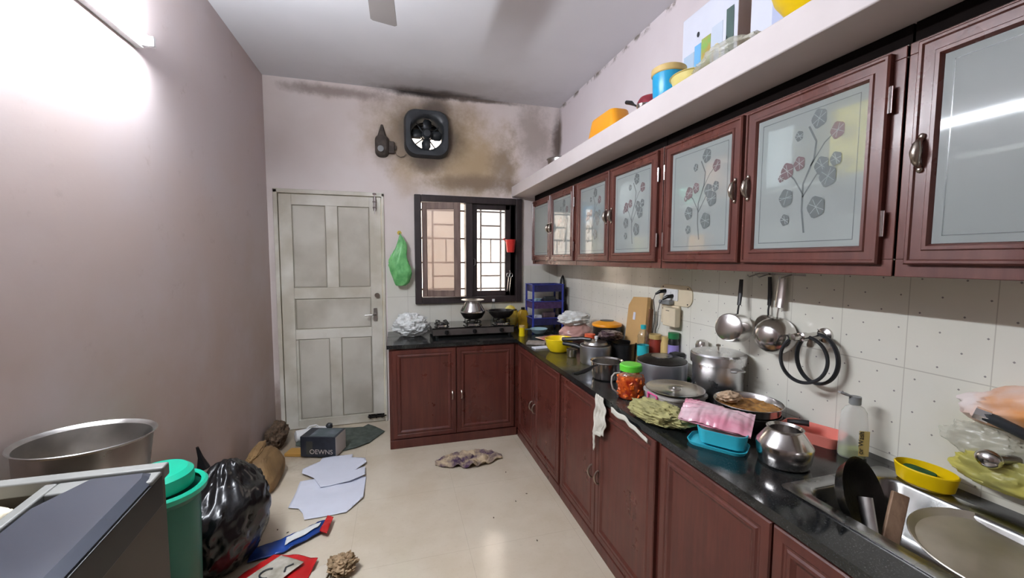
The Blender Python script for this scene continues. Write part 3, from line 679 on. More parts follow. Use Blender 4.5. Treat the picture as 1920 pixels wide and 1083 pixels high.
inside('storage_box', 'cream box low behind the third frosted pane', 'box', G().box(-.05, .05, -.07, .07, 0, .2), M['cream'], (1.345, 2.5, BZ), bevel=.006)
inside('food_jar', 'cream jar low behind the fourth frosted pane', 'jar', G().lathe([(0, 0), (.055, 0), (.06, .02), (.06, .15), (0, .17)], 24), M['cream'], (1.335, 1.98, BZ))

# base cabinets ---------------------------------------------------
BXF = .985   # carcass front of the right run
def base_door(parent, T, u0, u1, handle_u, v0=.075, v1=.79, hk='bow'):
    g = G(); g.T = T; rect = (u0, u1, v0, v1)
    g.ring(rect, [(0, 0), (0, .014), (.004, .018), (.030, .018), (.034, .0155), (.040, .0155), (.046, .019), (.054, .019), (.066, .011), (.08, .011)], cap=0)
    dr = obj('cabinet_door', g, M['wood'], parent, world=True, smooth=20)
    if handle_u is not None:
        g = G(); g.T = T; hv = .40
        g.tube([(handle_u, hv + .034, .017), (handle_u, hv + .031, .028), (handle_u, hv + .016, .037), (handle_u, hv, .040), (handle_u, hv - .016, .037), (handle_u, hv - .031, .028), (handle_u, hv - .034, .017)], [.005, .005, .006, .007, .006, .005, .005], 10)
        obj('handle', g, M['brass'], dr, label='bowed metal pull')
    return dr
TR = Matrix.Translation((BXF, 0, 0)) @ RIGHT
base_units = [(2.30, 3.225, 2.80, 'base cabinet nearest the inner corner of the counter'), (1.315, 2.294, 1.82, 'base cabinet in the middle with the white rag hanging over it'),
              (.327, 1.309, .815, 'base cabinet under the sink, at the right bottom of the picture')]
for y0, y1, ym, lab in base_units:
    c = thing('base_cabinet', lab, 'cabinet', (1.27, (y0 + y1) / 2, 0), group='base cabinets under the black worktop')
    g = G(); g.box(BXF, BXF + .018, y0, y1, .0, CT - .031) ; g.box(BXF + .018, XR - .003, y0, y0 + .018, 0, CT - .031); g.box(BXF + .018, XR - .003, y1 - .018, y1, 0, CT - .031); g.box(BXF + .018, XR - .003, y0 + .018, y1 - .018, .06, .076)
    obj('carcass', g, M['wood'], c, world=True)
    g = G().box(BXF - .014, BXF, y0, y1, 0, .062); obj('plinth', g, M['wood'], c, world=True, bevel=.004)
    base_door(c, TR, y0 + .014, ym - .003, ym - .035); base_door(c, TR, ym + .003, y1 - .014, ym + .035)
TB = Matrix.Translation((0, 3.255, 0)) @ BACK
c = thing('base_cabinet', 'two door base cabinet under the gas stove on the back wall', 'cabinet', (.45, 3.5, 0), group='base cabinets under the black worktop')
g = G(); g.box(-.07, BXF, 3.255, 3.273, 0, CT - .031); g.box(-.07, -.052, 3.273, YB - .003, 0, CT - .031); g.box(-.052, BXF, 3.273, YB - .003, .06, .076)
obj('carcass', g, M['wood'], c, world=True)
g = G().box(-.07, BXF - .014, 3.241, 3.255, 0, .07); obj('plinth', g, M['wood'], c, world=True, bevel=.004)
base_door(c, TB, -.045, .453, .42, .08); base_door(c, TB, .459, .945, .495, .08)
# worktop with a sink cut-out
SX0, SX1, SY0, SY1 = 1.125, 1.455, .12, .855
g = G(); zt, zb = CT, CT - .03
g.prism([(-.085, 3.228), (.955, 3.228), (XR - .001, 3.228), (XR - .001, YB - .001), (-.085, YB - .001)], zb, zt)
g.box(.957, XR - .001, SY1, 3.228, zb, zt); g.box(.957, SX0, SY0, SY1, zb, zt); g.box(SX1, XR - .001, SY0, SY1, zb, zt); g.box(.957, XR - .001, -.25, SY0, zb, zt)
single('worktop', 'black granite worktop running round the corner in an L', 'worktop', g, M['granite'], bevel=.0)
# sink
sk = thing('kitchen_sink', 'stainless steel sink filled with unwashed dishes', 'sink', (1.29, .5, CT))
g = G(); F = [(1.078, .9), (1.505, .9)]
def rr(x0, x1, y0, y1, r, z, n=6):
    return [(x + (x0 + x1) / 2, y + (y0 + y1) / 2, z) for x, y in rbox(x1 - x0, y1 - y0, 0, r, n)]
loft(g, [rr(1.078, 1.502, .07, .895, .02, CT + .001), rr(1.078, 1.502, .07, .895, .02, CT + .0045), rr(SX0 - .004, SX1 + .004, SY0 - .004, SY1 + .004, .05, CT + .0035), rr(SX0 + .004, SX1 - .004, SY0 + .004, SY1 - .004, .05, CT - .006),
         rr(SX0 + .012, SX1 - .012, SY0 + .012, SY1 - .012, .06, CT - .15), rr(SX0 + .04, SX1 - .04, SY0 + .04, SY1 - .04, .06, CT - .175)], False, True)
obj('sink_bowl', g, M['sinksteel'], sk, world=True, smooth=50, fix=False)
g = G().cyl((1.29, .45, CT - .174), .035, .004, 24); obj('drain', g, M['darkgrey'], sk, world=True)

# ================================================================ LIGHT FITTING, FANS
tl = thing('tube_light', 'lit tube light on a batten high on the plain wall', 'light', (XL, 1.5, 2.4))
g = G().box(XL, XL + .03, .88, 2.12, 2.375, 2.425); obj('batten', g, M['white'], tl, world=True, bevel=.004)
for y in (.885, 2.095):
    g = G().box(XL + .03, XL + .075, y, y + .02, 2.38, 2.42); obj('lamp_holder', g, M['white'], tl, world=True, bevel=.003)
g = G().tube([(XL + .055, .9, 2.4), (XL + .055, 2.1, 2.4)], .0145, 16); obj('tube', g, M['tube'], tl, world=True, label='glowing white tube')
# ceiling fan
cf = thing('ceiling_fan', 'brown grey ceiling fan with one blade showing at the top', 'fan', (-.065, 1.62, H))
cxf, cyf, czf = -.065, 1.62, 2.72
obj('down_rod', G().cyl((cxf, cyf, czf + .05), .012, H - czf - .05, 14).cyl((cxf, cyf, H - .05), .05, .05, 24, .06), M['fanblade'], cf, world=True)
obj('motor', G().lathe([(0, -.045), (.06, -.045), (.10, -.02), (.105, .02), (.07, .05), (.03, .07), (0, .07)], 32, (cxf, cyf, czf)), M['fanblade'], cf, world=True)
for k in range(3):
    a = math.radians(2) + k * 2 * PI / 3; g = G(); g.T = Matrix.Translation((cxf, cyf, czf)) @ Matrix.Rotation(-a, 4, 'Z')
    g.box(-.02, .02, .08, .2, -.004, .002)
    n = 12; pl = [(-.052, .17), (.052, .17), (.066, .66), (.055, .672), (-.055, .672), (-.066, .66)]
    T = g.T; g.T = T @ Matrix.Rotation(math.radians(8), 4, 'Y'); g.prism(pl, -.003, .003); g.T = T
    obj('blade', g, M['fanblade'], cf, world=True, bevel=.001)
# exhaust fan
ef = thing('exhaust_fan', 'black sooty exhaust fan set in the stained wall', 'fan', (FX, YB, FZ))
def ringxz(w, h, r, y, n=8): return [(x + FX, y, z + FZ) for x, z in rbox(w, h, 0, r, n)]
g = G(); loft(g, [ringxz(.40, .42, .10, YB), ringxz(.39, .41, .10, YB - .05), ringxz(.37, .39, .10, YB - .075), ringxz(.30, .32, .13, YB - .075), ringxz(.285, .285, .1424, YB - .05), ringxz(.285, .285, .1424, YB + .10)], False, False)
obj('housing', g, M['darkgrey'], ef, world=True, smooth=50, fix=False)
g = G(); g.T = Matrix.Translation((FX, YB - .02, FZ)) @ Matrix.Rotation(PI / 2, 4, 'X'); g.lathe([(0, -.02), (.045, -.02), (.045, .02), (.03, .045), (0, .05)], 24); g.T = Matrix.Translation((FX, YB + .05, FZ))
g.T = Matrix.Translation((FX, YB, FZ)) @ Matrix.Rotation(PI / 2, 4, 'X'); g.cyl((0, 0, -.09), .05, .06, 24)
obj('motor', g, M['darkgrey'], ef, world=True)
for k in range(4):   # struts
    a = math.radians(38 + 90 * k); g = G(); g.tube([(FX + .03 * math.cos(a), YB + .05, FZ + .03 * math.sin(a)), (FX + .143 * math.cos(a), YB + .05, FZ + .143 * math.sin(a))], .006, 6)
    obj('strut', g, M['darkgrey'], ef, world=True)
for k in range(4):
    a = math.radians(-90 + 90 * k + (0 if k == 0 else 0)); g = G(); g.T = Matrix.Translation((FX, YB - .005, FZ)) @ Matrix.Rotation(-a, 4, 'Y')
    g.add([(.03, .014, -.02), (.07, .012, -.046), (.12, .01, -.044), (.137, .008, -.02), (.137, -.004, .016), (.11, -.012, .034), (.06, -.014, .03), (.03, -.01, .018)], [tuple(range(8))])
    obj('blade', g, M['darkgrey'], ef, world=True, solid=.002)
# louvre that hides the upper half of the opening
g = G()
for k in range(4): z = FZ - .005 + k * .038; g.add([(FX - .142, YB + .13, z), (FX + .142, YB + .13, z), (FX + .142, YB + .11, z + .045), (FX - .142, YB + .11, z + .045)], [(0, 1, 2, 3)])
obj('louvre', g, M['black'], ef, world=True, solid=.002)
# socket and plug beside the exhaust fan
so = thing('wall_socket', 'sooty ceiling rose and plug beside the exhaust fan', 'socket', (-.1, YB, 2.5))
g = G(); loft(g, [[(x - .105, y_, z + 2.50) for x, z in rbox(w_, h_, 0, r_, 5)] for y_, w_, h_, r_ in ((YB, .12, .20, .05), (YB - .05, .11, .17, .05), (YB - .07, .07, .12, .03))], False, True)
g.add([(-.15, YB - .01, 2.56), (-.06, YB - .01, 2.56), (-.095, YB - .01, 2.685), (-.112, YB - .01, 2.685), (-.13, YB - .05, 2.56), (-.075, YB - .05, 2.56), (-.1, YB - .025, 2.68), (-.108, YB - .025, 2.68)],
      [(0, 1, 2, 3), (4, 5, 6, 7), (0, 1, 5, 4), (1, 2, 6, 5), (2, 3, 7, 6), (3, 0, 4, 7)])
obj('switch_body', g, M['dust'], so, world=True, smooth=40)
g = G(); g.T = Matrix.Translation((-.115, YB - .07, 2.46)) @ Matrix.Rotation(PI / 2, 4, 'X'); g.cyl((0, 0, 0), .026, .012, 20); obj('button', g, M['grey'], so, world=True)
g = G().box(-.05, .0, YB - .04, YB, 2.435, 2.54); g.box(.0, .018, YB - .025, YB - .006, 2.47, 2.51); obj('plug', g, M['dust'], so, world=True, bevel=.008)
g = G().tube([(.01, YB - .02, 2.45), (.02, YB - .02, 2.425), (.05, YB - .015, 2.412), (.08, YB - .015, 2.42), (.10, YB - .02, 2.44)], .0028, 6); obj('cord', g, M['dust'], so, world=True)
# ================================================================ BACK COUNTER
def lathe_obj(name, prof, m, parent=None, n=40, **k): return obj(name, G().lathe(prof, n), m, parent, **k)
g = blobmesh(.12, .095, .10, 3, .3, 2.4, .17, 6, nu=80, nv=50)
single('plastic_bag', 'crumpled white carrier bag at the left end of the stove counter', 'bag', g, M['polywhite'], (.115, 3.60, CT), smooth=60)
# gas stove
st = thing('gas_stove', 'three burner gas stove with black glass top', 'stove', (.64, 3.60, CT))
g = G().box(-.355, .355, -.18, .17, .02, .078); obj('body', g, mat('stove_side', (.16, .14, .13, 1), .45, .6, noise_amt=.3), st, bevel=.006)
g = G().box(-.36, .36, -.185, .175, .078, .088); obj('glass_top', g, M['blackgloss'], st, bevel=.003)
for x, y in ((-.32, -.15), (.32, -.15), (-.32, .14), (.32, .14)): obj('foot', G().cyl((x, y, 0), .015, .022, 14), M['black'], st)
for x in (-.24, .0, .24):
    g = G(); g.T = Matrix.Translation((x, -.181, .05)) @ Matrix.Rotation(PI / 2, 4, 'X'); g.cyl((0, 0, 0), .019, .016, 20); g.box(-.004, .004, -.018, .018, .016, .026); obj('knob', g, M['black'], st)
BUR = [(-.265, -.03, .048, 'b'), (.012, -.01, .062, 'b'), (.275, -.03, .062, 'b')]
for x, y, r, _ in BUR:
    g = G().lathe([(r * 1.25, 0), (r * 1.25, .008), (r * .8, .012), (r * .8, .006), (r * 1.1, 0)], 32, (x, y, .088)); obj('drip_ring', g, M['chrome'], st)
    g = G().lathe([(0, 0), (r * .55, 0), (r * .6, .012), (r * .5, .022), (0, .022)], 24, (x, y, .088)); bn = obj('burner', g, M['iron'], st)
    g = G()
    g.tube([(x + r * 1.3 * math.cos(a * PI / 12), y + r * 1.3 * math.sin(a * PI / 12), .103) for a in range(24)], .004, 6, closed=True)
    for k in range(4):
        a = PI / 4 + k * PI / 2; c, s_ = math.cos(a), math.sin(a)
        g.tube([(x + r * 1.32 * c, y + r * 1.32 * s_, .090), (x + r * 1.32 * c, y + r * 1.32 * s_, .128), (x + r * 1.1 * c, y + r * 1.1 * s_, .128), (x + r * .45 * c, y + r * .45 * s_, .124)], .004, 6)
    obj('pan_support', g, M['iron'], st)
sz = CT + .132
pt = thing('cooking_pot', 'round bellied steel pot with soot black base on the middle burner', 'pot', (.655, 3.59, sz))
lathe_obj('lower_belly', [(0, 0), (.06, 0), (.082, .010), (.108, .052), (.112, .062)], M['iron'], pt)
lathe_obj('upper_belly', [(.112, .062), (.1125, .07), (.108, .082), (.070, .145), (.066, .156), (.088, .166), (.086, .168), (.062, .157)], M['steel'], pt)
l = obj('pot_lid', G().lathe([(0, .170), (.095, .168), (.104, .172), (.104, .174), (.05, .178), (0, .178)], 40), M['steel_dull'], pt, label='flat steel plate used as lid')
kd = thing('frying_kadai', 'blackened kadai with loop handles on the right burner', 'pan', (.915, 3.57, sz - .002))
lathe_obj('bowl', pot_profile([(.045, 0), (.075, .012), (.105, .042), (.118, .072)], .003), M['iron'], kd)
for s_ in (-1, 1):
    obj('handle', G().tube([(s_ * .117, -.03, .07), (s_ * .14, -.02, .076), (s_ * .145, 0, .078), (s_ * .14, .02, .076), (s_ * .117, .03, .07)], .004, 8), M['iron'], kd)
g = blobmesh(.075, .04, .115, 8, .12, 2, .05, 5)
single('oil_pouch', 'bright yellow cooking oil pouch propped behind the kadai', 'pouch', g, M['oilpkt'], (1.055, 3.76, CT), smooth=60)
oc = thing('oil_can', 'amber oil can with a dark cap beside the yellow pouch', 'can', (1.165, 3.70, CT))
g = G(); loft(g, [[(x, y, z) for x, y in rbox(.095 * k, .065 * k, 0, .02 * k)] for k, z in ((.96, 0), (1, .01), (1, .15), (.7, .18), (.35, .188))]); obj('body', g, M['oilyellow'], oc)
obj('cap', G().cyl((0, 0, .186), .018, .022, 20), M['black'], oc)
bo = thing('glass_bottle', 'slim clear bottle standing behind the kadai', 'bottle', (.90, 3.81, CT))
lathe_obj('body', [(0, 0), (.027, 0), (.028, .01), (.028, .18), (.012, .23), (.011, .265), (0, .265)], M['clear'], bo, 24); obj('cap', G().cyl((0, 0, .262), .014, .022, 18), M['white'], bo)
yb_ = thing('sauce_bottle', 'small yellow bottle with a pale cap at the right of the stove', 'bottle', (1.045, 3.345, CT))
lathe_obj('body', [(0, 0), (.026, 0), (.028, .006), (.024, .045), (.028, .075), (0, .078)], M['yellow'], yb_, 24); obj('cap', G().cyl((0, 0, .076), .025, .018, 20), M['cream'], yb_)
# things hanging at the window and on the wall
cp = thing('plastic_cup', 'small red cup hanging on the right window stile', 'cup', (1.06, 3.775, 1.60))
lathe_obj('cup_body', pot_profile([(.034, -.03), (.037, -.02), (.048, .085), (.05, .09)], .002), M['red'], cp, 28)
obj('handle', G().tube([(-.046, 0, .075), (-.062, 0, .085), (-.066, .01, .10), (-.05, .02, .105)], .004, 8), M['red'], cp)
sc_ = thing('kitchen_scissors', 'steel scissors and tongs hanging low on the right window stile', 'scissors', (1.06, 3.80, 1.36))
g = G()
for cx in (-.018, .014): g.tube([(cx + .014 * math.cos(a * PI / 8), 0, -.01 + .02 * math.sin(a * PI / 8)) for a in range(16)], .003, 6, closed=True)
obj('finger_loop', g, M['steel_dull'], sc_)
obj('blade', G().tube([(-.012, 0, -.03), (-.03, -.005, -.17)], [.007, .002], 6, flat=(1, .3)), M['steel'], sc_); obj('blade', G().tube([(.01, 0, -.03), (-.008, -.005, -.19)], [.007, .002], 6, flat=(1, .3)), M['steel'], sc_)
obj('hook', G().tube([(0, 0, .01), (.002, .0, .03), (.0, .015, .035)], .002, 6), M['steel_dull'], sc_)
hk = thing('wall_hook', 'yellow stick-on hook between the door and the window', 'hook', (.03, YB, 1.74))
obj('plate', G().cyl((0, 0, 0), .02, .008, 6), mat('hook_yellow', srgb(214, 186, 70), .4), hk, rot=(PI / 2, 0, 0)); obj('peg', G().tube([(0, -.005, -.005), (0, -.02, -.012), (0, -.026, -.002)], .003, 6), M['brass'], hk)
def bagshape(p):
    t = min(1, max(0, p.z / .46)); k = (1 - t) ** .55 * (1.0 if t > .25 else .75 + t)
    return Vector((p.x * (k * .95 + .05) + .012 * math.sin(p.z * 20), p.y * (k * .7 + .1), p.z))
g = blobmesh(.10, .055, .24, 5, .25, 1.8, .12, 5, shape=bagshape)
single('plastic_bag', 'green carrier bag hanging from the yellow hook', 'bag', g, M['polygreen'], (.035, 3.79, 1.262), smooth=60)

# rack in the corner
rk = thing('storage_rack', 'three tier blue plastic rack in the corner of the counter', 'rack', (1.345, 3.60, CT))
rw, rd = .145, .10
for sx_ in (-1, 1):
    for sy_ in (-1, 1):
        obj('post', G().box(sx_ * rw - .009, sx_ * rw + .009, sy_ * rd - .006, sy_ * rd + .006, 0, .43), M['blue'], rk, bevel=.003)
for z in (.06, .215, .37):
    g = G(); g.box(-rw, rw, -rd, rd, z, z + .004)
    for y in (-rd, rd): g.box(-rw, rw, y - .002, y + .002, z, z + .062)
    for x in (-rw, rw): g.box(x - .002, x + .002, -rd, rd, z, z + .062)
    tr_ = obj('tray', g, M['purple'] if z > .1 and z < .3 else M['bluedark'], rk)
    g = G(); zz = z + .062; g.box(-rw - .012, rw + .012, -rd - .008, -rd + .004, zz, zz + .007); g.box(-rw - .012, rw + .012, rd - .004, rd + .008, zz, zz + .007); g.box(-rw - .012, -rw + .004, -rd, rd, zz, zz + .007); g.box(rw - .004, rw + .012, -rd, rd, zz, zz + .007)
    obj('rim', g, M['blue'], rk, bevel=.002)
single('steel_tumbler', 'pale tumbler lying in the middle tier of the blue rack', 'tumbler', G().lathe(pot_profile([(.03, 0), (.04, .08)]), 24), M['paleblue'], (1.27, 3.58, CT + .2195))
single('food_packet', 'white printed packet in the lowest tier of the blue rack', 'packet', G().box(-.04, .04, -.02, .02, 0, .085), M['paper'], (1.265, 3.56, CT + .0645), rot=(0, 0, .2), bevel=.01)
single('food_packet', 'dark packet filling the right of the lowest rack tier', 'packet', G().box(-.06, .06, -.03, .03, 0, .11), M['polypurple'], (1.38, 3.58, CT + .0645), bevel=.015)
single('food_packet', 'dark bundle filling the right of the middle rack tier', 'packet', G().box(-.06, .06, -.03, .03, 0, .10), M['darkgrey'], (1.39, 3.59, CT + .2195), bevel=.015)
g = blobmesh(.075, .04, .03, 21, .3, 3, .2, 6)
single('onion_heap', 'purple onions piled in the top tier of the blue rack', 'vegetables', g, M['purple'], (1.33, 3.60, CT + .375), smooth=60)
g = blobmesh(.03, .05, .27, 23, .1, 2, .05, 5)
single('black_bag', 'black bag stuffed between the blue rack and the right wall', 'bag', g, M['polyblack'], (1.545, 3.64, CT), smooth=60)
ld_ = thing('tea_strainer', 'pale blue bowl shaped strainer in front of the blue rack', 'strainer', (1.22, 3.40, CT))
lathe_obj('bowl', pot_profile([(.03, 0), (.055, .015), (.075, .045), (.08, .048)]), M['paleblue'], ld_, 28); obj('handle', G().tube([(-.078, 0, .046), (-.15, -.02, .052), (-.19, -.03, .05)], [.006, .005, .006], 8), M['paleblue'], ld_)
def flatpkt(w, d, h, seed=0): return sheet([(-w / 2, -d / 2), (w / 2, -d / 2), (w / 2, d / 2), (-w / 2, d / 2)], lambda x, y: h * (1 - (2 * x / w) ** 4) * (1 - (2 * y / d) ** 4) + .004 * fbm(x, y, seed, 18) + .006, .012)
single('food_packet', 'flat cream and red packet behind the yellow bowl', 'packet', flatpkt(.26, .17, .012, 4), mat('cream_red_film', srgb(206, 186, 170), .35, col2=srgb(190, 96, 88), noise_scale=7), (1.27, 3.17, CT), rot=(0, 0, .25), solid=.004)
single('food_packet', 'red packet corner beside the pink bag', 'packet', flatpkt(.11, .09, .012, 6), M['red'], (1.385, 3.10, CT + .012), rot=(0, 0, .1), solid=.004)
g = G().box(-.075, .075, -.05, .05, 0, .02); single('folded_newspaper', 'grey folded newspaper at the inner edge of the worktop', 'newspaper', g, M['newspaper'], (1.055, 2.99, CT), rot=(0, 0, -.5), bevel=.006)
g = G().box(-.07, .07, -.035, .035, 0, .010); single('folded_newspaper', 'pale folded paper left of the yellow bowl', 'newspaper', g, M['paper'], (1.045, 2.84, CT), rot=(0, 0, .1), bevel=.003)
yb2 = thing('plastic_bowl', 'bright yellow bowl near the counter corner', 'bowl', (1.13, 2.71, CT))
lathe_obj('bowl', pot_profile([(.05, 0), (.068, .006), (.092, .04), (.102, .092), (.106, .095)], .003), M['yellow'], yb2)
# pink bag of food with white knotted top
pb = thing('plastic_bag', 'pinkish see-through bag of food with a white knotted top', 'bag', (1.37, 2.93, CT))
obj('bag_body', blobmesh(.125, .10, .09, 31, .12, 2, .06, 4), M['polypink'], pb, smooth=60)
obj('knot', blobmesh(.11, .08, .055, 33, .3, 2.6, .15, 6), M['polywhite'], pb, loc=(-.02, .0, .15), smooth=60, label='white crumpled top')
sj = thing('spice_jar', 'small jar with an orange lid behind the small cooker', 'jar', (1.30, 2.56, CT))
lathe_obj('jar', [(0, 0), (.036, 0), (.038, .008), (.038, .105), (.03, .12), (0, .12)], mat('masala_label', srgb(190, 176, 92), .4, col2=srgb(120, 70, 50), noise_scale=22), sj, 28); obj('lid', G().cyl((0, 0, .118), .038, .028, 28), mat('orange_red_lid', srgb(222, 96, 60), .35), sj)
hp = thing('insulated_casserole', 'black insulated casserole with an orange lid ring by the wall', 'casserole', (1.465, 2.62, CT))
lathe_obj('body', [(0, 0), (.085, 0), (.092, .01), (.10, .19), (0, .19)], M['black'], hp); lathe_obj('lid', [(.104, .188), (.107, .195), (.104, .207), (.05, .226), (.05, .205)], M['orange'], hp, label='orange lid'); lathe_obj('lid_knob', [(.05, .215), (.05, .228), (0, .232)], M['black'], hp)
bp = thing('cooking_pot', 'black pot behind the saucepan with a bag over it', 'pot', (1.43, 2.335, CT))
lathe_obj('body', pot_profile([(.065, 0), (.075, .01), (.078, .12), (.082, .125)]), M['black'], bp)
def barsh(p): return p
g = blobmesh(.15, .065, .035, 41, .25, 2.4, .12, 5)
single('plastic_bag', 'brown purple crumpled bag lying over the black pot', 'bag', g, M['polypurple'], (1.37, 2.40, CT + .128), rot=(0, .15, .9), smooth=60)
# pressure cookers
def cooker(name, label, loc, r, h, rz, m):
    t = thing(name, label, 'pressure cooker', loc, rz)
    lathe_obj('body', pot_profile([(r * .93, 0), (r * .98, .008), (r, h * .85), (r * .99, h)], .003), m, t)
    lathe_obj('lid', [(r * .965, h - .002), (r * .965, h + .004), (r * .80, h + .010), (r * .72, h + .024), (r * .3, h + .028), (0, h + .028)], M['steel_dull'], t, label='domed lid')
    hdl = obj('handle', G().tube([(-r * .3, 0, h + .034), (-r * .9, 0, h + .034), (-r * 1.3, 0, h + .026), (-r * 2.35, 0, h + .012)], [.010, .014, .016, .017], 10, flat=(1, .8)), M['black'], t, label='black handle')
    obj('handle', G().tube([(-r * .97, 0, h - .03), (-r * 1.4, 0, h - .018), (-r * 2.3, 0, h - .014)], [.012, .015, .014], 10), M['black'], t, label='lower black handle')
    obj('whistle', G().lathe([(0, 0), (.006, 0), (.006, .012), (.012, .014), (.012, .03), (0, .034)], 18, (r * .05, 0, h + .028)), M['white'], t, label='pressure whistle')
    return t
cooker('pressure_cooker', 'small aluminium pressure cooker, its black handle over the yellow bowl', (1.235, 2.35, CT), .10, .115, -.85, M['alu_dark'])
cup_ = single('steel_cup', 'small steel cup between the yellow bowl and the small cooker', 'cup', G().lathe(pot_profile([(.028, 0), (.034, .006), (.038, .055)]), 28), M['steel'], (1.15, 2.53, CT))
cl = thing('pressure_cooker', 'large grey pressure cooker with a dark lid behind the pickle jar', 'pressure cooker', (1.385, 1.87, CT), .4)
lathe_obj('body', pot_profile([(.115, 0), (.128, .01), (.132, .09), (.130, .118)], .003), M['alu_dark'], cl)
lathe_obj('lid', [(.127, .116), (.130, .124), (.108, .132), (.098, .140), (.05, .144), (.045, .138), (0, .138)], M['iron'], cl, label='dark lid'); lathe_obj('lid_disc', [(0, .143), (.055, .143), (.055, .147), (0, .147)], M['steel_dull'], cl)
obj('handle', G().tube([(.09, 0, .14), (.14, 0, .135), (.19, -.02, .125)], [.012, .015, .014], 10), M['black'], cl)
sp = thing('saucepan', 'open steel saucepan with black handle at the counter edge', 'pan', (1.135, 2.02, CT), .38)
lathe_obj('pan_body', pot_profile([(.072, 0), (.080, .006), (.084, .05), (.086, .092), (.094, .098)], .002), M['steel'], sp)
obj('handle', G().tube([(-.088, 0, .085), (-.115, 0, .085), (-.15, 0, .075), (-.19, .005, .066), (-.245, .01, .062), (-.262, .012, .066)], [.006, .009, .014, .016, .014, .008], 10, flat=(1, .6)), M['black'], sp, label='black handle')
for a in (0,): obj('handle', G().tube([(.09, -.02, .088), (.112, -.015, .088), (.115, .015, .088), (.09, .02, .088)], .003, 8), M['steel'], sp, label='small steel loop')
# pickle jar
pj = thing('pickle_jar', 'jar of red pickle with a bright green lid', 'jar', (1.085, 1.70, CT))
lathe_obj('contents', [(0, .004), (.056, .004), (.060, .012), (.061, .095), (.056, .108), (0, .110)], M['pickle'], pj, label='red and orange pickle')
rnd = random.Random(4); g = G()
for k in range(70):
    a = rnd.random() * 2 * PI; z = rnd.uniform(.015, .105); r = .056; s_ = rnd.uniform(.005, .009)
    T = Matrix.Translation((r * math.cos(a), r * math.sin(a), z)) @ Euler((rnd.random() * 3, rnd.random() * 3, rnd.random() * 3)).to_matrix().to_4x4(); g.T = T; g.box(-s_, s_, -s_, s_, -s_, s_)
tagp(obj('mango_pieces', g, mat('orange_pickle', srgb(222, 104, 30), .3), pj, bevel=.002), None, None, None, 'stuff')
lathe_obj('glass', [(0, 0), (.060, 0), (.066, .006), (.067, .10), (.062, .122), (.049, .134), (.049, .142)], M['jarclear'], pj, label='clear jar')
lathe_obj('lid', [(0, .134), (.052, .134), (.053, .140), (.053, .160), (.049, .165), (0, .166)], M['green'], pj, label='green screw lid')
obj('handle', G().tube([(-.060, .0, .125), (-.088, 0, .125), (-.102, 0, .11), (-.104, 0, .08), (-.096, 0, .05), (-.066, 0, .025)], .004, 8), M['clearmilk'], pj, label='clear carrying handle')
# water bottle
wb = thing('water_bottle', 'clear water bottle with teal cap and label', 'bottle', (1.44, 2.13, CT))
pr_ = [(0, 0), (.030, 0), (.034, .008)]
for k in range(14):
    z = .02 + k * .014; pr_.append((.034 if k % 2 else .0315, z))
lathe_obj('bottle_body', pr_ + [(.034, .205), (.026, .228), (.013, .245), (.013, .252), (0, .252)], M['clear'], wb, 28)
obj('cap', G().cyl((0, 0, .248), .0165, .024, 24), M['tealabel'], wb, label='teal cap'); lathe_obj('label', [(.0352, .085), (.0352, .15)], M['tealabel'], wb, 28, label='teal label')
# cardboard against the wall
g = G(); g.T = Matrix.Rotation(math.radians(90), 4, 'Z') @ Matrix.Rotation(math.radians(90), 4, 'X'); g.prism([(-.115, 0), (.10, 0), (.115, .05), (.115, .36), (.07, .42), (-.09, .43)], -.012, .012)
cbx = thing('cardboard_sheet', 'tan cardboard leaning on the tiles behind the water bottle', 'cardboard', (1.50, 2.32, CT), rot=(0, math.radians(6), 0))
obj('board', g, [M['card']], cbx); obj('sticker', G().box(-.014, -.0125, .02, .045, .27, .32), M['paper'], cbx, label='white sticker'); obj('edge_flap', G().box(-.011, .013, -.13, -.1155, .02, .36), M['cardedge'], cbx, label='dark brown edge')
# jars by the wall
def jar(label, loc, r, h, mb, ml, lr=None, extra=None):
    t = thing('glass_jar', label, 'jar', loc); lathe_obj('body', [(0, 0), (r * .95, 0), (r, .008), (r, h * .82), (r * .8, h * .92), (0, h * .92)], mb, t, 28)
    obj('lid', G().cyl((0, 0, h * .9), lr or r * .85, h * .14, 24), ml, t)
    return t
j1 = jar('squat jar of red spice with a yellowish lid by the cardboard', (1.535, 2.145, CT), .036, .20, M['redfood'], M['cream'], .036)
j2 = jar('cream plastic jar between the red spice and the green lid', (1.548, 2.06, CT), .028, .20, M['cream'], M['cream'])
j3 = jar('dark jar with green lid and lilac label by the wall', (1.545, 1.985, CT), .030, .235, M['black'], M['green2'], .031)
lathe_obj('label', [(.0308, .08), (.0308, .175)], M['lilac'], j3, 28, label='lilac label')
single('box_lid', 'green plastic lid lying behind the large cooker', 'lid', G().lathe([(0, 0), (.028, 0), (.03, .012), (0, .014)], 28), M['green2'], (1.545, 1.88, CT + .0))
fl = thing('vacuum_flask', 'slim steel flask with a domed top by the wall', 'flask', (1.535, 1.745, CT))
lathe_obj('body', [(0, 0), (.028, 0), (.030, .006), (.030, .175), (.028, .178)], M['steel'], fl, 32); lathe_obj('cup_lid', [(.031, .180), (.032, .19), (.032, .225), (.026, .243), (.014, .25), (0, .251)], M['steel'], fl, 32)
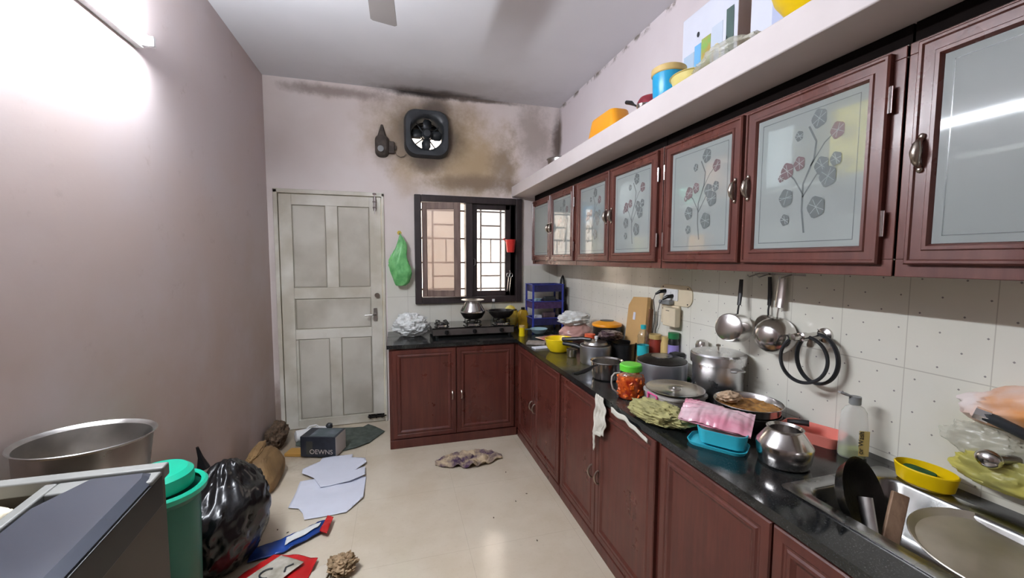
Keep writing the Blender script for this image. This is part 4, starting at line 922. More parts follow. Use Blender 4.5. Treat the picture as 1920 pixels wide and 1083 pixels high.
# aluminium pot with lid
ap = thing('steamer_pot', 'tall bright aluminium pot with a fitted lid', 'pot', (1.452, 1.545, CT))
lathe_obj('pot_body', [(0, 0), (.102, 0), (.109, .01), (.110, .185), (.116, .19), (.116, .2)], M['alu'], ap, 48)
lathe_obj('lid', [(.119, .188), (.120, .196), (.120, .228), (.114, .236), (.04, .243), (0, .244)], M['alu'], ap, 48, label='fitted aluminium lid')
obj('lid_knob', G().lathe([(0, 0), (.004, 0), (.004, .018), (.010, .02), (.010, .028), (0, .032)], 18, (0, 0, .243)), M['brass'], ap)
for s_ in (-1, 1):
    obj('handle', G().tube([(-.025, s_ * .108, .17), (-.022, s_ * .133, .175), (.022, s_ * .133, .175), (.025, s_ * .108, .17)], .005, 8), M['alu'], ap)
# tub with steel lid
tb = thing('clip_tub', 'milky plastic tub with pink clips under a steel plate', 'tub', (1.178, 1.495, CT))
g = G(); loft(g, [[(x, y, z) for x, y in rbox(a, a, 0, .06)] for a, z in ((.185, 0), (.195, .01), (.215, .078), (.224, .08), (.224, .088))]); obj('tub_body', g, M['clearmilk'], tb)
for px_, py_, rr_ in ((-.113, 0, 0), (0, -.113, PI / 2)):
    g = G(); g.T = Matrix.Translation((px_, py_, .066)) @ Matrix.Rotation(rr_, 4, 'Z'); g.ring = g.ring
    for a, b, c_, d_ in ((-.034, .034, .014, .019), (-.034, .034, -.019, -.014), (-.034, -.028, -.014, .014), (.028, .034, -.014, .014)): g.box(-.004, .004, a, b, c_, d_)
    obj('clip', g, M['pink'], tb, bevel=.001, label='pink locking clip')
sl_ = thing('steel_plate', 'round steel lid with a centre knob resting on the milky tub', 'lid', (1.178, 1.495, CT + .0885))
lathe_obj('plate', [(0, .006), (.03, .006), (.085, .001), (.100, .001), (.118, .011), (.124, .012), (.124, .014), (.118, .014), (.098, .004), (.03, .009), (0, .009)], M['steel'], sl_, 48)
lathe_obj('knob', [(.026, .008), (.026, .012), (.012, .013), (.01, .018), (0, .02)], M['steel_dull'], sl_, 24)
# plate of food on black pan
pn = thing('frying_pan', 'black pan carrying the plate of food', 'pan', (1.38, 1.29, CT))
lathe_obj('pan_body', pot_profile([(.09, 0), (.105, .008), (.115, .052)], .003), M['iron'], pn)
obj('handle', G().tube([(.07, -.11, .045), (.09, -.14, .05), (.11, -.165, .052)], [.008, .011, .012], 8), M['black'], pn)
fp = thing('steel_plate', 'steel plate of leftover stew on the black pan', 'plate', (1.375, 1.295, CT + .0545))
lathe_obj('plate', pot_profile([(.107, 0), (.117, .006), (.123, .034), (.128, .037)], .002), M['steel'], fp, 48)
g = G().grid(40, 40, lambda u, v: ((u * 2 - 1) * math.sqrt(max(0, 1 - (v * 2 - 1) ** 2 / 2)) * .114, (v * 2 - 1) * math.sqrt(max(0, 1 - (u * 2 - 1) ** 2 / 2)) * .114, .016 + .010 * fbm(u, v, 3, 9)))
single('stew_leftovers', 'brown and yellow leftover stew spread in the steel plate', 'food', g, M['food'], (1.375, 1.295, CT + .054), kind='stuff')
g = blobmesh(.038, .032, .02, 51, .3, 2.5, .2, 5); single('bread_piece', 'torn piece of flat bread on the stew', 'bread', g, M['foodlight'], (1.34, 1.355, CT + .074), smooth=60)
g = G(); tray(g, .17, .11, .04, .03, .003, 1.15); single('plastic_tray', 'salmon pink tray between the black pan and the tiles', 'tray', g, M['salmon'], (1.49, 1.11, CT), rot=(0, 0, -1.2))
# cloth and packets
def clothfn(u, v):
    x = (u - .5) * .25; y = (v - .5) * .12
    z = .010 + .060 * max(0, 1 - (abs(x + .01) / .12) ** 2) * max(0, 1 - (abs(y) / .07) ** 2) + .022 * abs(fbm(x, y, 9, 14)) * max(0, 1 - (abs(x) / .125) ** 3) * max(0, 1 - (abs(y) / .06) ** 3) + .006 * abs(noise.noise(Vector((x * 40, y * 16, 2))))
    return (x * (1 + .2 * fbm(x, y, 3, 7)), y * (1 + .35 * noise.noise(Vector((x * 9, 3, 1)))), z)
g = blobmesh(.105, .052, .042, 45, .35, 2.2, .20, 5, nu=80, nv=44); single('dish_cloth', 'olive green crumpled cloth in front of the milky tub', 'cloth', g, M['clothgreen'], (1.02, 1.395, CT), rot=(0, 0, -1.15), smooth=50)
lb = thing('lunch_box', 'cyan lunch box sitting on its lid near the counter edge', 'box', (1.11, 1.165, CT), -.95)
g = G(); tray(g, .185, .12, .012, .035, .003, 1.06); obj('lid', g, M['cyan'], lb, label='upturned cyan lid')
g = G(); tray(g, .145, .095, .05, .03, .003, 1.12, base=.014); obj('box_body', g, M['cyan'], lb, loc=(.015, 0, 0))
g = G(); loft(g, [[(x * k, y * k, z) for x, y in rbox(.152, .10, 0, .03)] for k, z in ((1.0, .052), (1.02, .058))]); obj('inner_liner', g, M['steel_dull'], lb, loc=(.015, 0, 0), label='steel rim')
def pk(u, v):
    x = (u - .5) * .24; y = (v - .5) * .13; e = (1 - (2 * u - 1) ** 4) * (1 - (2 * v - 1) ** 4)
    return (x, y + .012 * noise.noise(Vector((x * 14, 0, 2))), .018 * e + .016 * abs(noise.noise(Vector((x * 9, y * 34, 1)))) + .008 * abs(noise.noise(Vector((x * 44, y * 12, 4)))))
g = G().grid(56, 30, pk); g.grid(56, 30, lambda u, v: ((u - .5) * .24, (v - .5) * .13, -.004 + .003 * fbm(u, v, 2, 6)))
single('food_packet', 'shiny pink packet lying across the cyan lunch box', 'packet', g, M['pinkpkt'], (1.135, 1.205, CT + .085), rot=(.30, .06, -.90), smooth=60)
# lota pot
lt = thing('water_pot', 'narrow necked steel water pot beside the cyan box', 'pot', (1.218, .998, CT))
LS = .93
lathe_obj('pot_body', [(0, 0), (.062, 0), (.078, .006), (.084, .03), (.088, .066), (.084, .074), (.058, .108), (.052, .114), (.058, .120), (.054, .121), (.048, .113), (.08, .072), (.08, .02), (0, .01)], M['steel'], lt, 48).scale = (.93, .93, 1)
# dishwash bottle
db = thing('dishwash_bottle', 'clear dishwash bottle with a flip cap and a strip of green liquid', 'bottle', (1.488, .972, CT), -.5)
def bt(k): return [(x, y) for x, y in rbox(.082 * k, .046 * k, 0, .02 * k, 5)]
g = G(); loft(g, [[(x, y, z) for x, y in bt(k)] for k, z in ((.94, 0), (1, .006), (.98, .10), (.86, .155), (.62, .172), (.34, .178), (.34, .184))]); obj('bottle_body', g, M['softclear'], db)
g = G(); loft(g, [[(x * .95, y * .92, z) for x, y in bt(k)] for k, z in ((.94, .003), (1, .008), (1, .028))]); obj('liquid', g, M['greenliq'], db, label='green liquid')
obj('cap', G().cyl((0, 0, .182), .017, .026, 20), M['grey'], db, label='grey cap'); obj('cap_flap', G().tube([(-.012, 0, .208), (-.03, 0, .214), (-.048, 0, .220)], [.008, .013, .009], 8, flat=(1, .4)), M['grey'], db)
lbm = G().box(.006, .036, -.0238, -.0232, .012, .098); la = obj('label', lbm, M['labelyel'], db, label='kraft yellow label')
g = text_mesh('or Wash', .022); g2 = G(); g2.T = Matrix.Translation((.012, -.0245, .058)) @ BACK @ Matrix.Rotation(PI / 2, 4, 'Z'); g2.add(g.v, g.f); obj('lettering', g2, M['navy'], la, fix=False, smooth=0)
# yellow dish with scrub pad
yd = thing('scrubber_dish', 'oval yellow dish holding a green scouring pad behind the sink', 'dish', (1.492, .775, CT + .005), rot=(0, 0, PI / 2 + .12))
g = G(); T = Matrix.Diagonal((1.15, .80, 1, 1)); g.T = T; g.lathe(pot_profile([(.046, 0), (.056, .008), (.063, .05)], .003), 40); obj('dish', g, M['yellow2'], yd)
g = G(); loft(g, [[(x, y, z) for x, y in rbox(.075, .045, 0, .02)] for z in (.003, .028)]); single('scouring_pad', 'green scouring pad in the yellow dish', 'scrubber', g, M['scrub'], (1.492, .79, CT + .019), rot=(.1, .0, PI / 2), bevel=.004)

# ================================================================ SINK CONTENT
SB = CT - .171
ks = thing('cooking_kadai', 'dark steel kadai standing on its side in the sink', 'pan', (1.235, .765, .850), rot=(math.radians(68), math.radians(0), math.radians(14)))
lathe_obj('outer_shell', [(0, -.052), (.05, -.05), (.084, -.03), (.10, -.004), (.105, 0)], M['steel'], ks, 44); lathe_obj('blackened_inside', [(.105, 0), (.098, -.004), (.08, -.027), (.048, -.046), (0, -.047)], M['iron'], ks, 44)
g = G().box(-.019, .019, -.006, .006, -.085, .06); single('wooden_scraper', 'pale wooden scraper leaning in the dark kadai', 'utensil', g, wood_mat('pale_spatula', srgb(150, 122, 98), srgb(108, 82, 62), .6), (1.245, .700, CT + .0), rot=(math.radians(-24), math.radians(18), math.radians(-38)), bevel=.003)
g = G().tube([(0, 0, -.1), (0, 0, .07)], [.012, .014], 12, flat=(1.3, .6)); single('steel_turner', 'steel turner handle beside the wooden scraper', 'utensil', g, M['steel_dull'], (1.185, .72, CT - .03), rot=(math.radians(-20), math.radians(20), math.radians(10)))
single('steel_bowl', 'upturned shiny steel bowl in the middle of the sink', 'bowl', G().lathe([(.085, 0), (.083, .01), (.07, .05), (.045, .078), (0, .085)], 44), M['steel'], (1.215, .61, SB), )
single('steel_bowl', 'steel bowl at the near end of the sink', 'bowl', G().lathe(pot_profile([(.05, 0), (.075, .02), (.095, .07), (.10, .073)]), 44), M['steel'], (1.23, .39, SB))
g = G().lathe(pot_profile([(.125, 0), (.14, .003), (.150, .014), (.155, .015)], .002), 56); single('steel_plate', 'large stained steel plate lying on the dishes in the sink', 'plate', g, mat('stained_steel', (.70, .65, .58, 1), .46, .9, noise_amt=.22, noise_scale=7, rvar=.1), (1.345, .555, CT - .030), rot=(math.radians(4), math.radians(-5), 0))

# ================================================================ TILES ABOVE THE COUNTER
hr = thing('hook_rail', 'thin rail with hooks under the wall cabinets', 'rail', (XR, 1.36, 1.40)); obj('rail', G().box(XR - .004, XR, 1.24, 1.48, 1.438, 1.446), M['steel_dull'], hr, world=True)
for y in (1.455, 1.405, 1.30): obj('hook', G().tube([(XR - .004, y, 1.442), (XR - .06, y, 1.428), (XR - .07, y, 1.436)], .003, 6), M['steel_dull'], hr, world=True)
def hung_pan(label, loc, r, h, hl, hm, rot, round_=False, flat=(1, .6), wid=.009):
    """pan hanging by its handle: local +z of the bowl points into the wall"""
    t = thing('saucepan', label, 'pan', loc, rot=rot)
    P_ = [(r * .86, 0), (r * .95, .004), (r, h * .3), (r, h)] if not round_ else [(r * .35, 0), (r * .62, h * .12), (r * .86, h * .38), (r, h * .75), (r, h)]
    o = obj('pan_body', G().lathe(pot_profile(P_, .002), 48), M['steel'], t)
    g = G(); zz = h * .85
    g.tube([(0, r, zz), (0, r + .02, zz), (0, r + .045, zz + .004)], .004, 8); g.tube([(0, r + .04, zz + .004), (0, r + .09, zz + .008), (0, r + hl, zz + .006)], [wid, wid * 1.15, wid], 10, flat=flat)
    obj('handle', g, hm, t, label='handle'); return t
RP = (0, PI / 2, 0)
def wallrot(yaw, tilt=0, roll=0):
    """local z -> +x (into wall), local x -> +y, local y -> up"""
    m = Matrix(((0, 0, 1), (1, 0, 0), (0, 1, 0)))
    return (Matrix.Rotation(yaw, 3, 'Z') @ Matrix.Rotation(tilt, 3, 'Y') @ m @ Matrix.Rotation(roll, 3, 'Z')).to_euler()
hung_pan('steel saucepan with black handle hanging first from the left', (1.435, 1.475, 1.20), .066, .085, .16, M['black'], wallrot(.30, .14, -.03))
hung_pan('steel saucepan almost hidden behind the first hanging saucepan', (1.53, 1.385, 1.215), .050, .035, .165, M['black'], wallrot(-.1, 0, -.05))
hung_pan('round bottomed steel pan with wide steel handle, hanging right of the saucepans', (1.455, 1.30, 1.195), .078, .09, .17, M['steel'], wallrot(.25, .12, .0), True, (1.3, .4), .013)
tp = thing('wall_tap', 'short steel tap on the tiles carrying two black rubber rings', 'tap', (XR, 1.15, 1.215))
g = G(); g.T = Matrix.Translation((XR, 1.15, 1.215)) @ Matrix.Rotation(-PI / 2, 4, 'Y'); g.lathe([(0, 0), (.03, 0), (.028, .008), (.014, .014), (.013, .10), (.017, .102), (.017, .125), (.010, .128), (.010, .145), (.016, .15), (.013, .165), (0, .168)], 28); obj('tap_body', g, M['steel'], tp, world=True)
g = G().lathe([(.009, .03), (.009, 0), (.012, -.012), (.010, -.02), (.006, -.02)], 16, (XR - .075, 1.15, 1.195)); obj('spout', g, M['brass'], tp, world=True)
def gasket(label, loc, rot, r):
    g = G().tube([(r * math.cos(a * PI / 28), r * 1.2 * math.sin(a * PI / 28), 0) for a in range(56)], .0105, 10, closed=True, flat=(.6, 1.0)); single('rubber_gasket', label, 'ring', g, M['rubber'], loc, rot, group='black cooker rings on the tap')
gasket('black rubber ring hanging on the tap, nearer to the pans', (1.475, 1.15, 1.128), (wallrot(.45, 0, 0)), .074)
gasket('black rubber ring hanging on the tap, on the wall side', (1.535, 1.145, 1.128), (wallrot(.0, 0, 0)), .079)
# sockets
sb = thing('switch_board', 'ivory oval socket plate on the tiles under the cabinets', 'socket', (XR, 2.02, 1.29))
g = G(); g.T = Matrix.Translation((XR, 2.02, 1.295)) @ RIGHT; g.prism(rbox(.29, .12, 0, .05, 8), 0, .008); obj('plate', g, M['ivory'], sb, world=True, bevel=.002)
g = G(); g.T = Matrix.Translation((XR - .008, 2.02, 1.295)) @ RIGHT; g.box(-.03, .10, -.032, .035, 0, .006); g.box(.03, .055, -.02, .02, .006, .010); g.box(-.02, .02, -.025, .03, .006, .009); obj('socket_block', g, M['white'], sb, world=True, bevel=.001)
g = G(); g.T = Matrix.Translation((XR, 2.02, 1.295)) @ RIGHT
for u, v in ((-.11, .045), (.11, .045), (-.11, -.045), (.115, -.045)): g.cyl((u, v, .008), .004, .002, 10)
obj('screw', g, M['iron'], sb, world=True)
for k, (y, z, l_, cord) in enumerate(((2.10, 1.315, .05, [(XR - .07, 2.12, 1.295), (XR - .06, 2.15, 1.26), (XR - .035, 2.175, 1.2), (XR - .02, 2.19, 1.12), (XR - .03, 2.20, 1.02), (XR - .015, 2.20, .93), (XR - .012, 2.20, .85)]),
                                      (2.03, 1.29, .045, [(XR - .07, 2.05, 1.27), (XR - .05, 2.10, 1.245), (XR - .03, 2.145, 1.19), (XR - .02, 2.16, 1.10), (XR - .015, 2.185, 1.06), (XR - .008, 2.19, .96), (XR - .008, 2.185, .84)]))):
    pl_ = thing('power_plug', ('black plug at the far side of the ivory plate, its cord hanging down', 'black plug in the middle of the ivory plate with a looping cord')[k], 'plug', (XR - .014, y, z))
    g = G(); g.tube([(XR - .014, y, z), (XR - .05, y + .005, z - .004), (XR - .07, y + .02, z - .02)], [.012, .011, .006], 12); obj('plug_body', g, M['black'], pl_, world=True)
    obj('cord', G().tube(cord, .0022, 8), M['darkgrey'], pl_, world=True)
ad = thing('extension_box', 'ivory extension socket box fixed under the oval plate', 'socket', (XR, 2.03, 1.17))
g = G().box(XR - .02, XR, 1.97, 2.13, 1.12, 1.235); obj('back_box', g, M['ivory'], ad, world=True, bevel=.006); g = G().box(XR - .06, XR - .02, 1.95, 2.06, 1.115, 1.225); obj('front_box', g, M['ivory'], ad, world=True, bevel=.006)
g = G()
for u, v in ((2.085, 1.19), (2.085, 1.15), (2.10, 1.17), (2.07, 1.17), (2.11, 1.21)): g.T = Matrix.Translation((XR - .02, u, v)) @ Matrix.Rotation(-PI / 2, 4, 'Y'); g.cyl((0, 0, 0), .005, .001, 10)
g.T = Matrix(); g.box(XR - .061, XR - .06, 2.0, 2.03, 1.205, 1.208); obj('socket_holes', g, M['iron'], ad, world=True)
single('adapter_plug', 'grey and white adapter squeezed between plate and box', 'adapter', G().box(XR - .05, XR - .009, 2.02, 2.12, 1.237, 1.262), M['grey'], bevel=.008)
# tap by the sink
ft = thing('sink_tap', 'steel wall tap over the sink with its spout swung toward the window', 'tap', (XR, .52, 1.03))
g = G().tube([(1.56, .47, 1.03), (1.53, .50, 1.035), (1.50, .56, 1.06), (1.46, .63, 1.098), (1.455, .655, 1.104)], [.013, .013, .0135, .0135, .013], 14); obj('spout', g, M['darkgrey'], ft, world=True)
g = G(); g.tube([(1.462, .64, 1.100), (1.452, .665, 1.107)], .017, 6); obj('nozzle', g, M['chrome'], ft, world=True)
g = G(); g.tube([(XR, .47, 1.03), (1.53, .47, 1.03)], [.028, .018], 20); g.tube([(1.55, .47, 1.03), (1.55, .47, .97)], .014, 14); obj('tap_body', g, M['steel_dull'], ft, world=True)
kn = thing('angle_valve', 'round steel valve knob low on the tiles above the sink', 'valve', (XR, .635, .985))
g = G(); g.tube([(XR, .60, .99), (1.50, .635, .985)], .012, 12); obj('stem', g, M['steel_dull'], kn, world=True); g = G().ball((1.485, .645, .985), .022, .027, .024); obj('knob', g, M['steel'], kn, world=True)
g = blobmesh(.045, .15, .06, 61, .2, 2.2, .1, 5); single('plastic_bag', 'white and orange bag tied on the tap at the right edge', 'bag', g, M['polyorange'], (1.545, .555, 1.075), rot=(-.25, 0, .0), smooth=60)
g = blobmesh(.025, .07, .05, 63, .3, 2.2, .15, 5); single('plastic_bag', 'limp greenish see-through bag behind the tap spout', 'bag', g, M['polyclear'], (1.55, .685, .955), rot=(0, 0, 0), smooth=60)
g = blobmesh(.035, .085, .045, 65, .3, 2.2, .15, 5); single('scrubber_packet', 'yellow wrapper hanging under the steel valve knob', 'packet', g, M['polyyellow'], (1.535, .64, .895), smooth=60)
g = blobmesh(.035, .055, .06, 67, .3, 2.2, .15, 5); single('scrubber_packet', 'yellow wrapper hanging at the right picture edge below the tap', 'packet', g, M['polyyellow'], (1.525, .515, .875), smooth=60)

# rag at the worktop edge
def ragfn(u, v):
    if v < .66: k = v / .66; yl = 1.785 + .02 * k + .006 * math.sin(k * 14); yr = 1.70 - .035 * math.sin(k * 2.6) + .03 * k + .008 * math.sin(k * 17)
    else: k = (v - .66) / .34; yl = 1.805 - .004 * k; yr = 1.79 - .006 * k if k > .12 else 1.745 + .3 * k
    y = yl + (yr - yl) * u
    z = CT + .004 - .21 * min(v / .66, 1) * (1 - .10 * u + .04 * math.sin(u * 19)) - .085 * max(0, (v - .66) / .34)
    x = .948 - .006 * abs(math.sin(u * 11 + v * 3)) - .005 * noise.noise(Vector((u * 6, v * 9, 1)))
    return (x, y, z)
g = G().grid(30, 40, ragfn)
rg = single('hanging_rag', 'torn white rag hanging over the edge of the black worktop', 'rag', g, M['clothwhite'], solid=.003, smooth=60)
def strip(u, v):
    y = 1.64 - .28 * v; return (.949 - .004 * math.sin(v * 12), y, CT + .002 - .03 - .03 * v ** 3 + (u - .5) * (.028 - .012 * v) + .003 * math.sin(v * 20))
g = G().grid(4, 40, strip); single('cloth_strip', 'narrow white strip of cloth trailing along the worktop edge', 'rag', g, M['clothwhite'], solid=.003, smooth=60)

# ================================================================ ON THE LOFT SHELF
LZ = 2.206
g = G(); loft(g, [[(x * k, y * k, z) for x, y in rbox(.13, .30, 0, .04)] for k, z in ((1.05, 0), (1.04, .01), (.86, .10), (.80, .108))]); single('plastic_basket', 'upturned orange yellow basket on the shelf slab', 'basket', g, M['orange'], (1.175, 2.12, LZ))
kn2 = thing('steel_ladle', 'ladle with a black handle poking over the shelf edge', 'ladle', (1.17, 1.86, LZ)); obj('handle', G().tube([(0, -.05, .045), (0, .0, .075), (0, .03, .096), (0, .075, .115)], [.004, .005, .011, .010], 10), M['black'], kn2, label='black handle'); obj('ladle_cup', G().lathe(pot_profile([(.02, 0), (.03, .012), (.036, .045)]), 20, (0, -.085, 0)), M['steel'], kn2)
single('enamel_pot', 'maroon pot half hidden by the blue canister', 'pot', G().lathe([(0, 0), (.06, 0), (.068, .01), (.072, .10), (.06, .12), (0, .13)], 32), M['maroon'], (1.27, 1.86, LZ))
bc = thing('plastic_canister', 'bright blue canister with a cream lid on the shelf slab', 'canister', (1.22, 1.66, LZ))
lathe_obj('body', [(0, 0), (.062, 0), (.066, .006), (.072, .145), (0, .145)], M['sky'], bc); lathe_obj('lid', [(.073, .138), (.077, .142), (.077, .165), (.07, .17), (0, .17)], M['cream'], bc, label='cream lid')
yd2 = single('plastic_basin', 'pale yellow basin inside the clear bag on the shelf', 'basin', G().lathe(pot_profile([(.05, 0), (.075, .02), (.088, .06), (.095, .062)], .003), 40), mat('pale_yellow_plastic', srgb(222, 206, 130), .4), (1.215, 1.49, LZ))
g = blobmesh(.09, .14, .038, 71, .2, 2.4, .12, 6); single('plastic_bag', 'clear crumpled bag on the shelf in front of the printed carton', 'bag', g, M['polyclear'], (1.20, 1.26, LZ), smooth=60)
# printed carton
ct = thing('printed_carton', 'white carton printed with blue and green pictures on the shelf', 'box', (1.47, 1.60, LZ), 0)
obj('carton', G().box(-.095, .095, -.17, .17, 0, .46), M['paper'], ct, bevel=.003)
def pr_patch(n, y0, y1, z0, z1, m, lab=None): return obj(n, G().box(-.0965, -.0953, y0, y1, z0, z1), m, ct, label=lab)
pr_patch('printed_picture', .085, .155, .01, .28, mat('print_pale_blue', srgb(176, 196, 216), .6), 'pale blue picture'); pr_patch('printed_picture', .04, .082, .01, .30, mat('print_blue', srgb(112, 176, 222), .6), 'sky blue picture')
pr_patch('printed_picture', -.02, .037, .01, .31, mat('print_green', srgb(132, 176, 92), .6, col2=srgb(176, 150, 82), noise_scale=24), 'green foliage picture'); pr_patch('printed_picture', -.09, -.025, .01, .33, mat('print_white', srgb(196, 206, 222), .6), 'pale picture with a ring')
obj('printed_ring', (lambda g: g.tube([(-.0975, -.058 + .022 * math.cos(a * PI / 12), .20 + .045 * math.sin(a * PI / 12)) for a in range(24)], .003, 6, closed=True))(G()), mat('print_ochre', srgb(214, 196, 150), .6), ct)
g = G(); g.T = Matrix.Translation((-.0965, 0, 0)) @ RIGHT; g.prism([(-.155, .01), (-.115, .01), (-.11, .36), (-.15, .36)], 0, .0012); g.prism([(-.10, .01), (-.092, .01), (-.112, .25), (-.118, .25)], 0, .0012); obj('printed_picture', g, mat('print_dark_green', srgb(76, 96, 92), .6), ct, label='dark green slanted strokes')
g = G(); g.T = Matrix.Translation((-.0965, .06, .345)) @ RIGHT; g.prism([(.008 * math.cos(a), .012 * math.sin(a)) for a in [i * PI / 8 for i in range(16)]], 0, .0012); obj('printed_mark', g, M['darkgrey'], ct)
obj('side_panel', G().box(-.094, .094, -.1712, -.1702, .005, .455), mat('pinkish_carton_side', srgb(186, 168, 160), .7), ct)
ct2 = thing('printed_carton', 'second white carton behind the big yellow basin on the shelf', 'box', (1.47, 1.21, LZ), 0)
obj('carton', G().box(-.09, .09, -.14, .16, 0, .42), M['paper'], ct2, bevel=.003); obj('printed_picture', G().box(-.0915, -.0905, -.12, .06, .02, .3), mat('print_soft_blue', srgb(178, 186, 214), .6), ct2, label='pale blue picture')
obj('side_panel', G().box(-.088, .088, .1602, .1612, .005, .41), mat('brown_carton_side', srgb(160, 138, 118), .8), ct2)
g = G().lathe(pot_profile([(.06, 0), (.075, .01), (.13, .09), (.155, .17), (.165, .175)], .003), 48); single('plastic_basin', 'big deep yellow basin at the top right of the shelf', 'basin', g, M['yellow2'], (1.225, .95, LZ))
single('steel_pot', 'dull steel pot at the far end of the shelf slab', 'pot', G().lathe(pot_profile([(.07, 0), (.10, .02), (.11, .10), (.118, .105)]), 36), M['steel_dull'], (1.30, 3.12, LZ))

# ================================================================ FLOOR
g = sheet([(-.17, -.04), (-.02, -.05), (.06, -.08), (.25, .06), (.20, .12), (.10, .10), (.10, .14), (-.25, .13)], lambda x, y: 0, .02)
def zl(poly, f, r=.015): return sheet(poly, f, r)
g = zl([(-.80, 3.50), (-.47, 3.30), (-.33, 3.335), (-.24, 3.40), (-.12, 3.60), (-.20, 3.72), (-.27, 3.80), (-.31, 3.74), (-.62, 3.80), (-.86, 3.80)], lambda x, y: .006 + .010 * abs(fbm(x, y, 2, 5)), .02)
single('floor_cloth', 'grey green cloth spread in front of the white door', 'cloth', g, M['mat'], solid=.004, smooth=60)
bx = thing('appliance_carton', 'small dark printed carton with a white end on the floor', 'box', (-.565, 3.32, .012), -.32)
obj('carton', G().box(-.135, .135, -.085, .085, 0, .155), M['navy'], bx, bevel=.002); obj('end_panel', G().box(.1352, .1362, -.083, .083, .003, .152), mat('white_carton_end', srgb(196, 192, 188), .7), bx, label='plain white end')
obj('top_print', G().box(-.07, .12, -.075, .075, .1552, .156), mat('grey_blue_print', srgb(112, 118, 128), .4, col2=srgb(70, 84, 88), noise_scale=9), bx, label='grey blue printed top')
obj('side_print', G().box(-.09, -.04, -.0862, -.0852, .02, .12), mat('dark_olive_print', srgb(58, 58, 54), .5), bx)
g = text_mesh('OEWNS', .05); g2 = G(); g2.T = Matrix.Translation((.025, -.087, .04)) @ BACK; g2.add(g.v, g.f); obj('lettering', g2, mat('pale_print', srgb(186, 176, 170), .5), bx, fix=False, smooth=0)
wbt = thing('detergent_bottle', 'white bottle with a dark cap lying on the grey green cloth', 'bottle', (-.70, 3.62, .05), .35)
obj('bottle_body', G().tube([(-.13, 0, 0), (-.12, 0, 0), (.06, 0, .0), (.10, 0, .008), (.12, 0, .012)], [.03, .048, .046, .028, .02], 18), M['white'], wbt); obj('cap', G().tube([(.115, 0, .012), (.135, 0, .03), (.14, 0, .05)], [.022, .03, .02], 12), M['darkgrey'], wbt)
obj('handle', G().tube([(-.04, 0, .044), (-.02, 0, .062), (.03, 0, .062), (.05, 0, .042)], .007, 8), M['white'], wbt)
# flattened cartons
single('flattened_carton', 'unfolded white carton lying nearer the door', 'card', zl([(-.562, 3.14), (-.555, 3.19), (-.345, 3.205), (-.342, 3.15), (-.249, 3.115), (-.235, 3.05), (-.30, 2.955), (-.24, 2.985), (-.232, 2.86), (-.325, 2.80), (-.50, 2.78), (-.56, 2.91), (-.655, 3.005), (-.66, 3.055)], lambda x, y: .018 + .012 * abs(fbm(x, y, 3, 3)) + .02 * max(0, x + .27) * 3, .02), M['paper'], solid=.003, smooth=60)
single('flattened_carton', 'unfolded white carton lying nearer the black bag', 'card', zl([(-.647, 2.91), (-.55, 2.915), (-.50, 2.86), (-.34, 2.86), (-.285, 2.90), (-.225, 2.86), (-.224, 2.60), (-.31, 2.475), (-.534, 2.465), (-.555, 2.53), (-.59, 2.59), (-.65, 2.61), (-.645, 2.80)], lambda x, y: .006 + .010 * abs(fbm(x, y, 7, 4)) + .04 * max(0, .2 - math.hypot(x + .24, y - 2.6)), .02), M['paper'], solid=.003, smooth=60)
# paper bag, trash bag
kb = thing('paper_bag', 'brown kraft paper bag slumped against the wall skirting', 'bag', (-.865, 2.96, 0), .0)
def boxy(rx, ry, h):
    def f(p):
        q = lambda v, r: math.copysign(min(abs(v) / r, 1.25) ** .42 * r, v)
        t = min(1, p.z / h); k = 1 - .35 * max(0, t - .45)
        return Vector((q(p.x, rx) * k - .03 * t, q(p.y, ry) * k, p.z))
    return f
obj('bag_body', blobmesh(.10, .19, .115, 83, .05, 1.6, .05, 5, nu=96, nv=54, shape=boxy(.10, .19, .2)), M['kraft'], kb, smooth=30)
obj('folded_top', blobmesh(.03, .13, .035, 84, .15, 2, .10, 5), M['kraft'], kb, loc=(-.05, .02, .185), smooth=30)
g = blobmesh(.06, .14, .09, 81, .3, 2.4, .2, 5); single('dust_heap', 'grey brown dust and rags swept into the corner by the door', 'rubbish', g, mat('dust_brown', srgb(104, 84, 66), .95, noise_amt=.5, noise_scale=30), (-.95, 3.56, 0), smooth=60, kind='stuff')
single('paper_piece', 'ochre cardboard piece between the paper bag and the dark carton', 'card', G().box(-.09, .06, -.05, .05, 0, .025), mat('ochre_card', srgb(176, 132, 64), .7), (-.745, 3.36, .0), rot=(0, 0, -.3), bevel=.004)
tbg = thing('rubbish_bag', 'large black rubbish bag on the floor by the wall', 'bag', (-.85, 2.24, 0))
def tbs(p): k = 1 if p.z < .35 else max(.25, 1 - (p.z - .35) * 2.6); return Vector((p.x * k + .02, p.y * k + .1 * max(0, p.z - .3), p.z))
obj('bag_body', blobmesh(.155, .24, .26, 91, .14, 1.8, .08, 4, shape=tbs, nu=80, nv=50), M['polyblack'], tbg, smooth=60)
obj('knot', G().tube([(-.09, .05, .46), (-.10, .05, .52), (-.11, .045, .575)], [.03, .012, .006], 8), M['polyblack'], tbg)
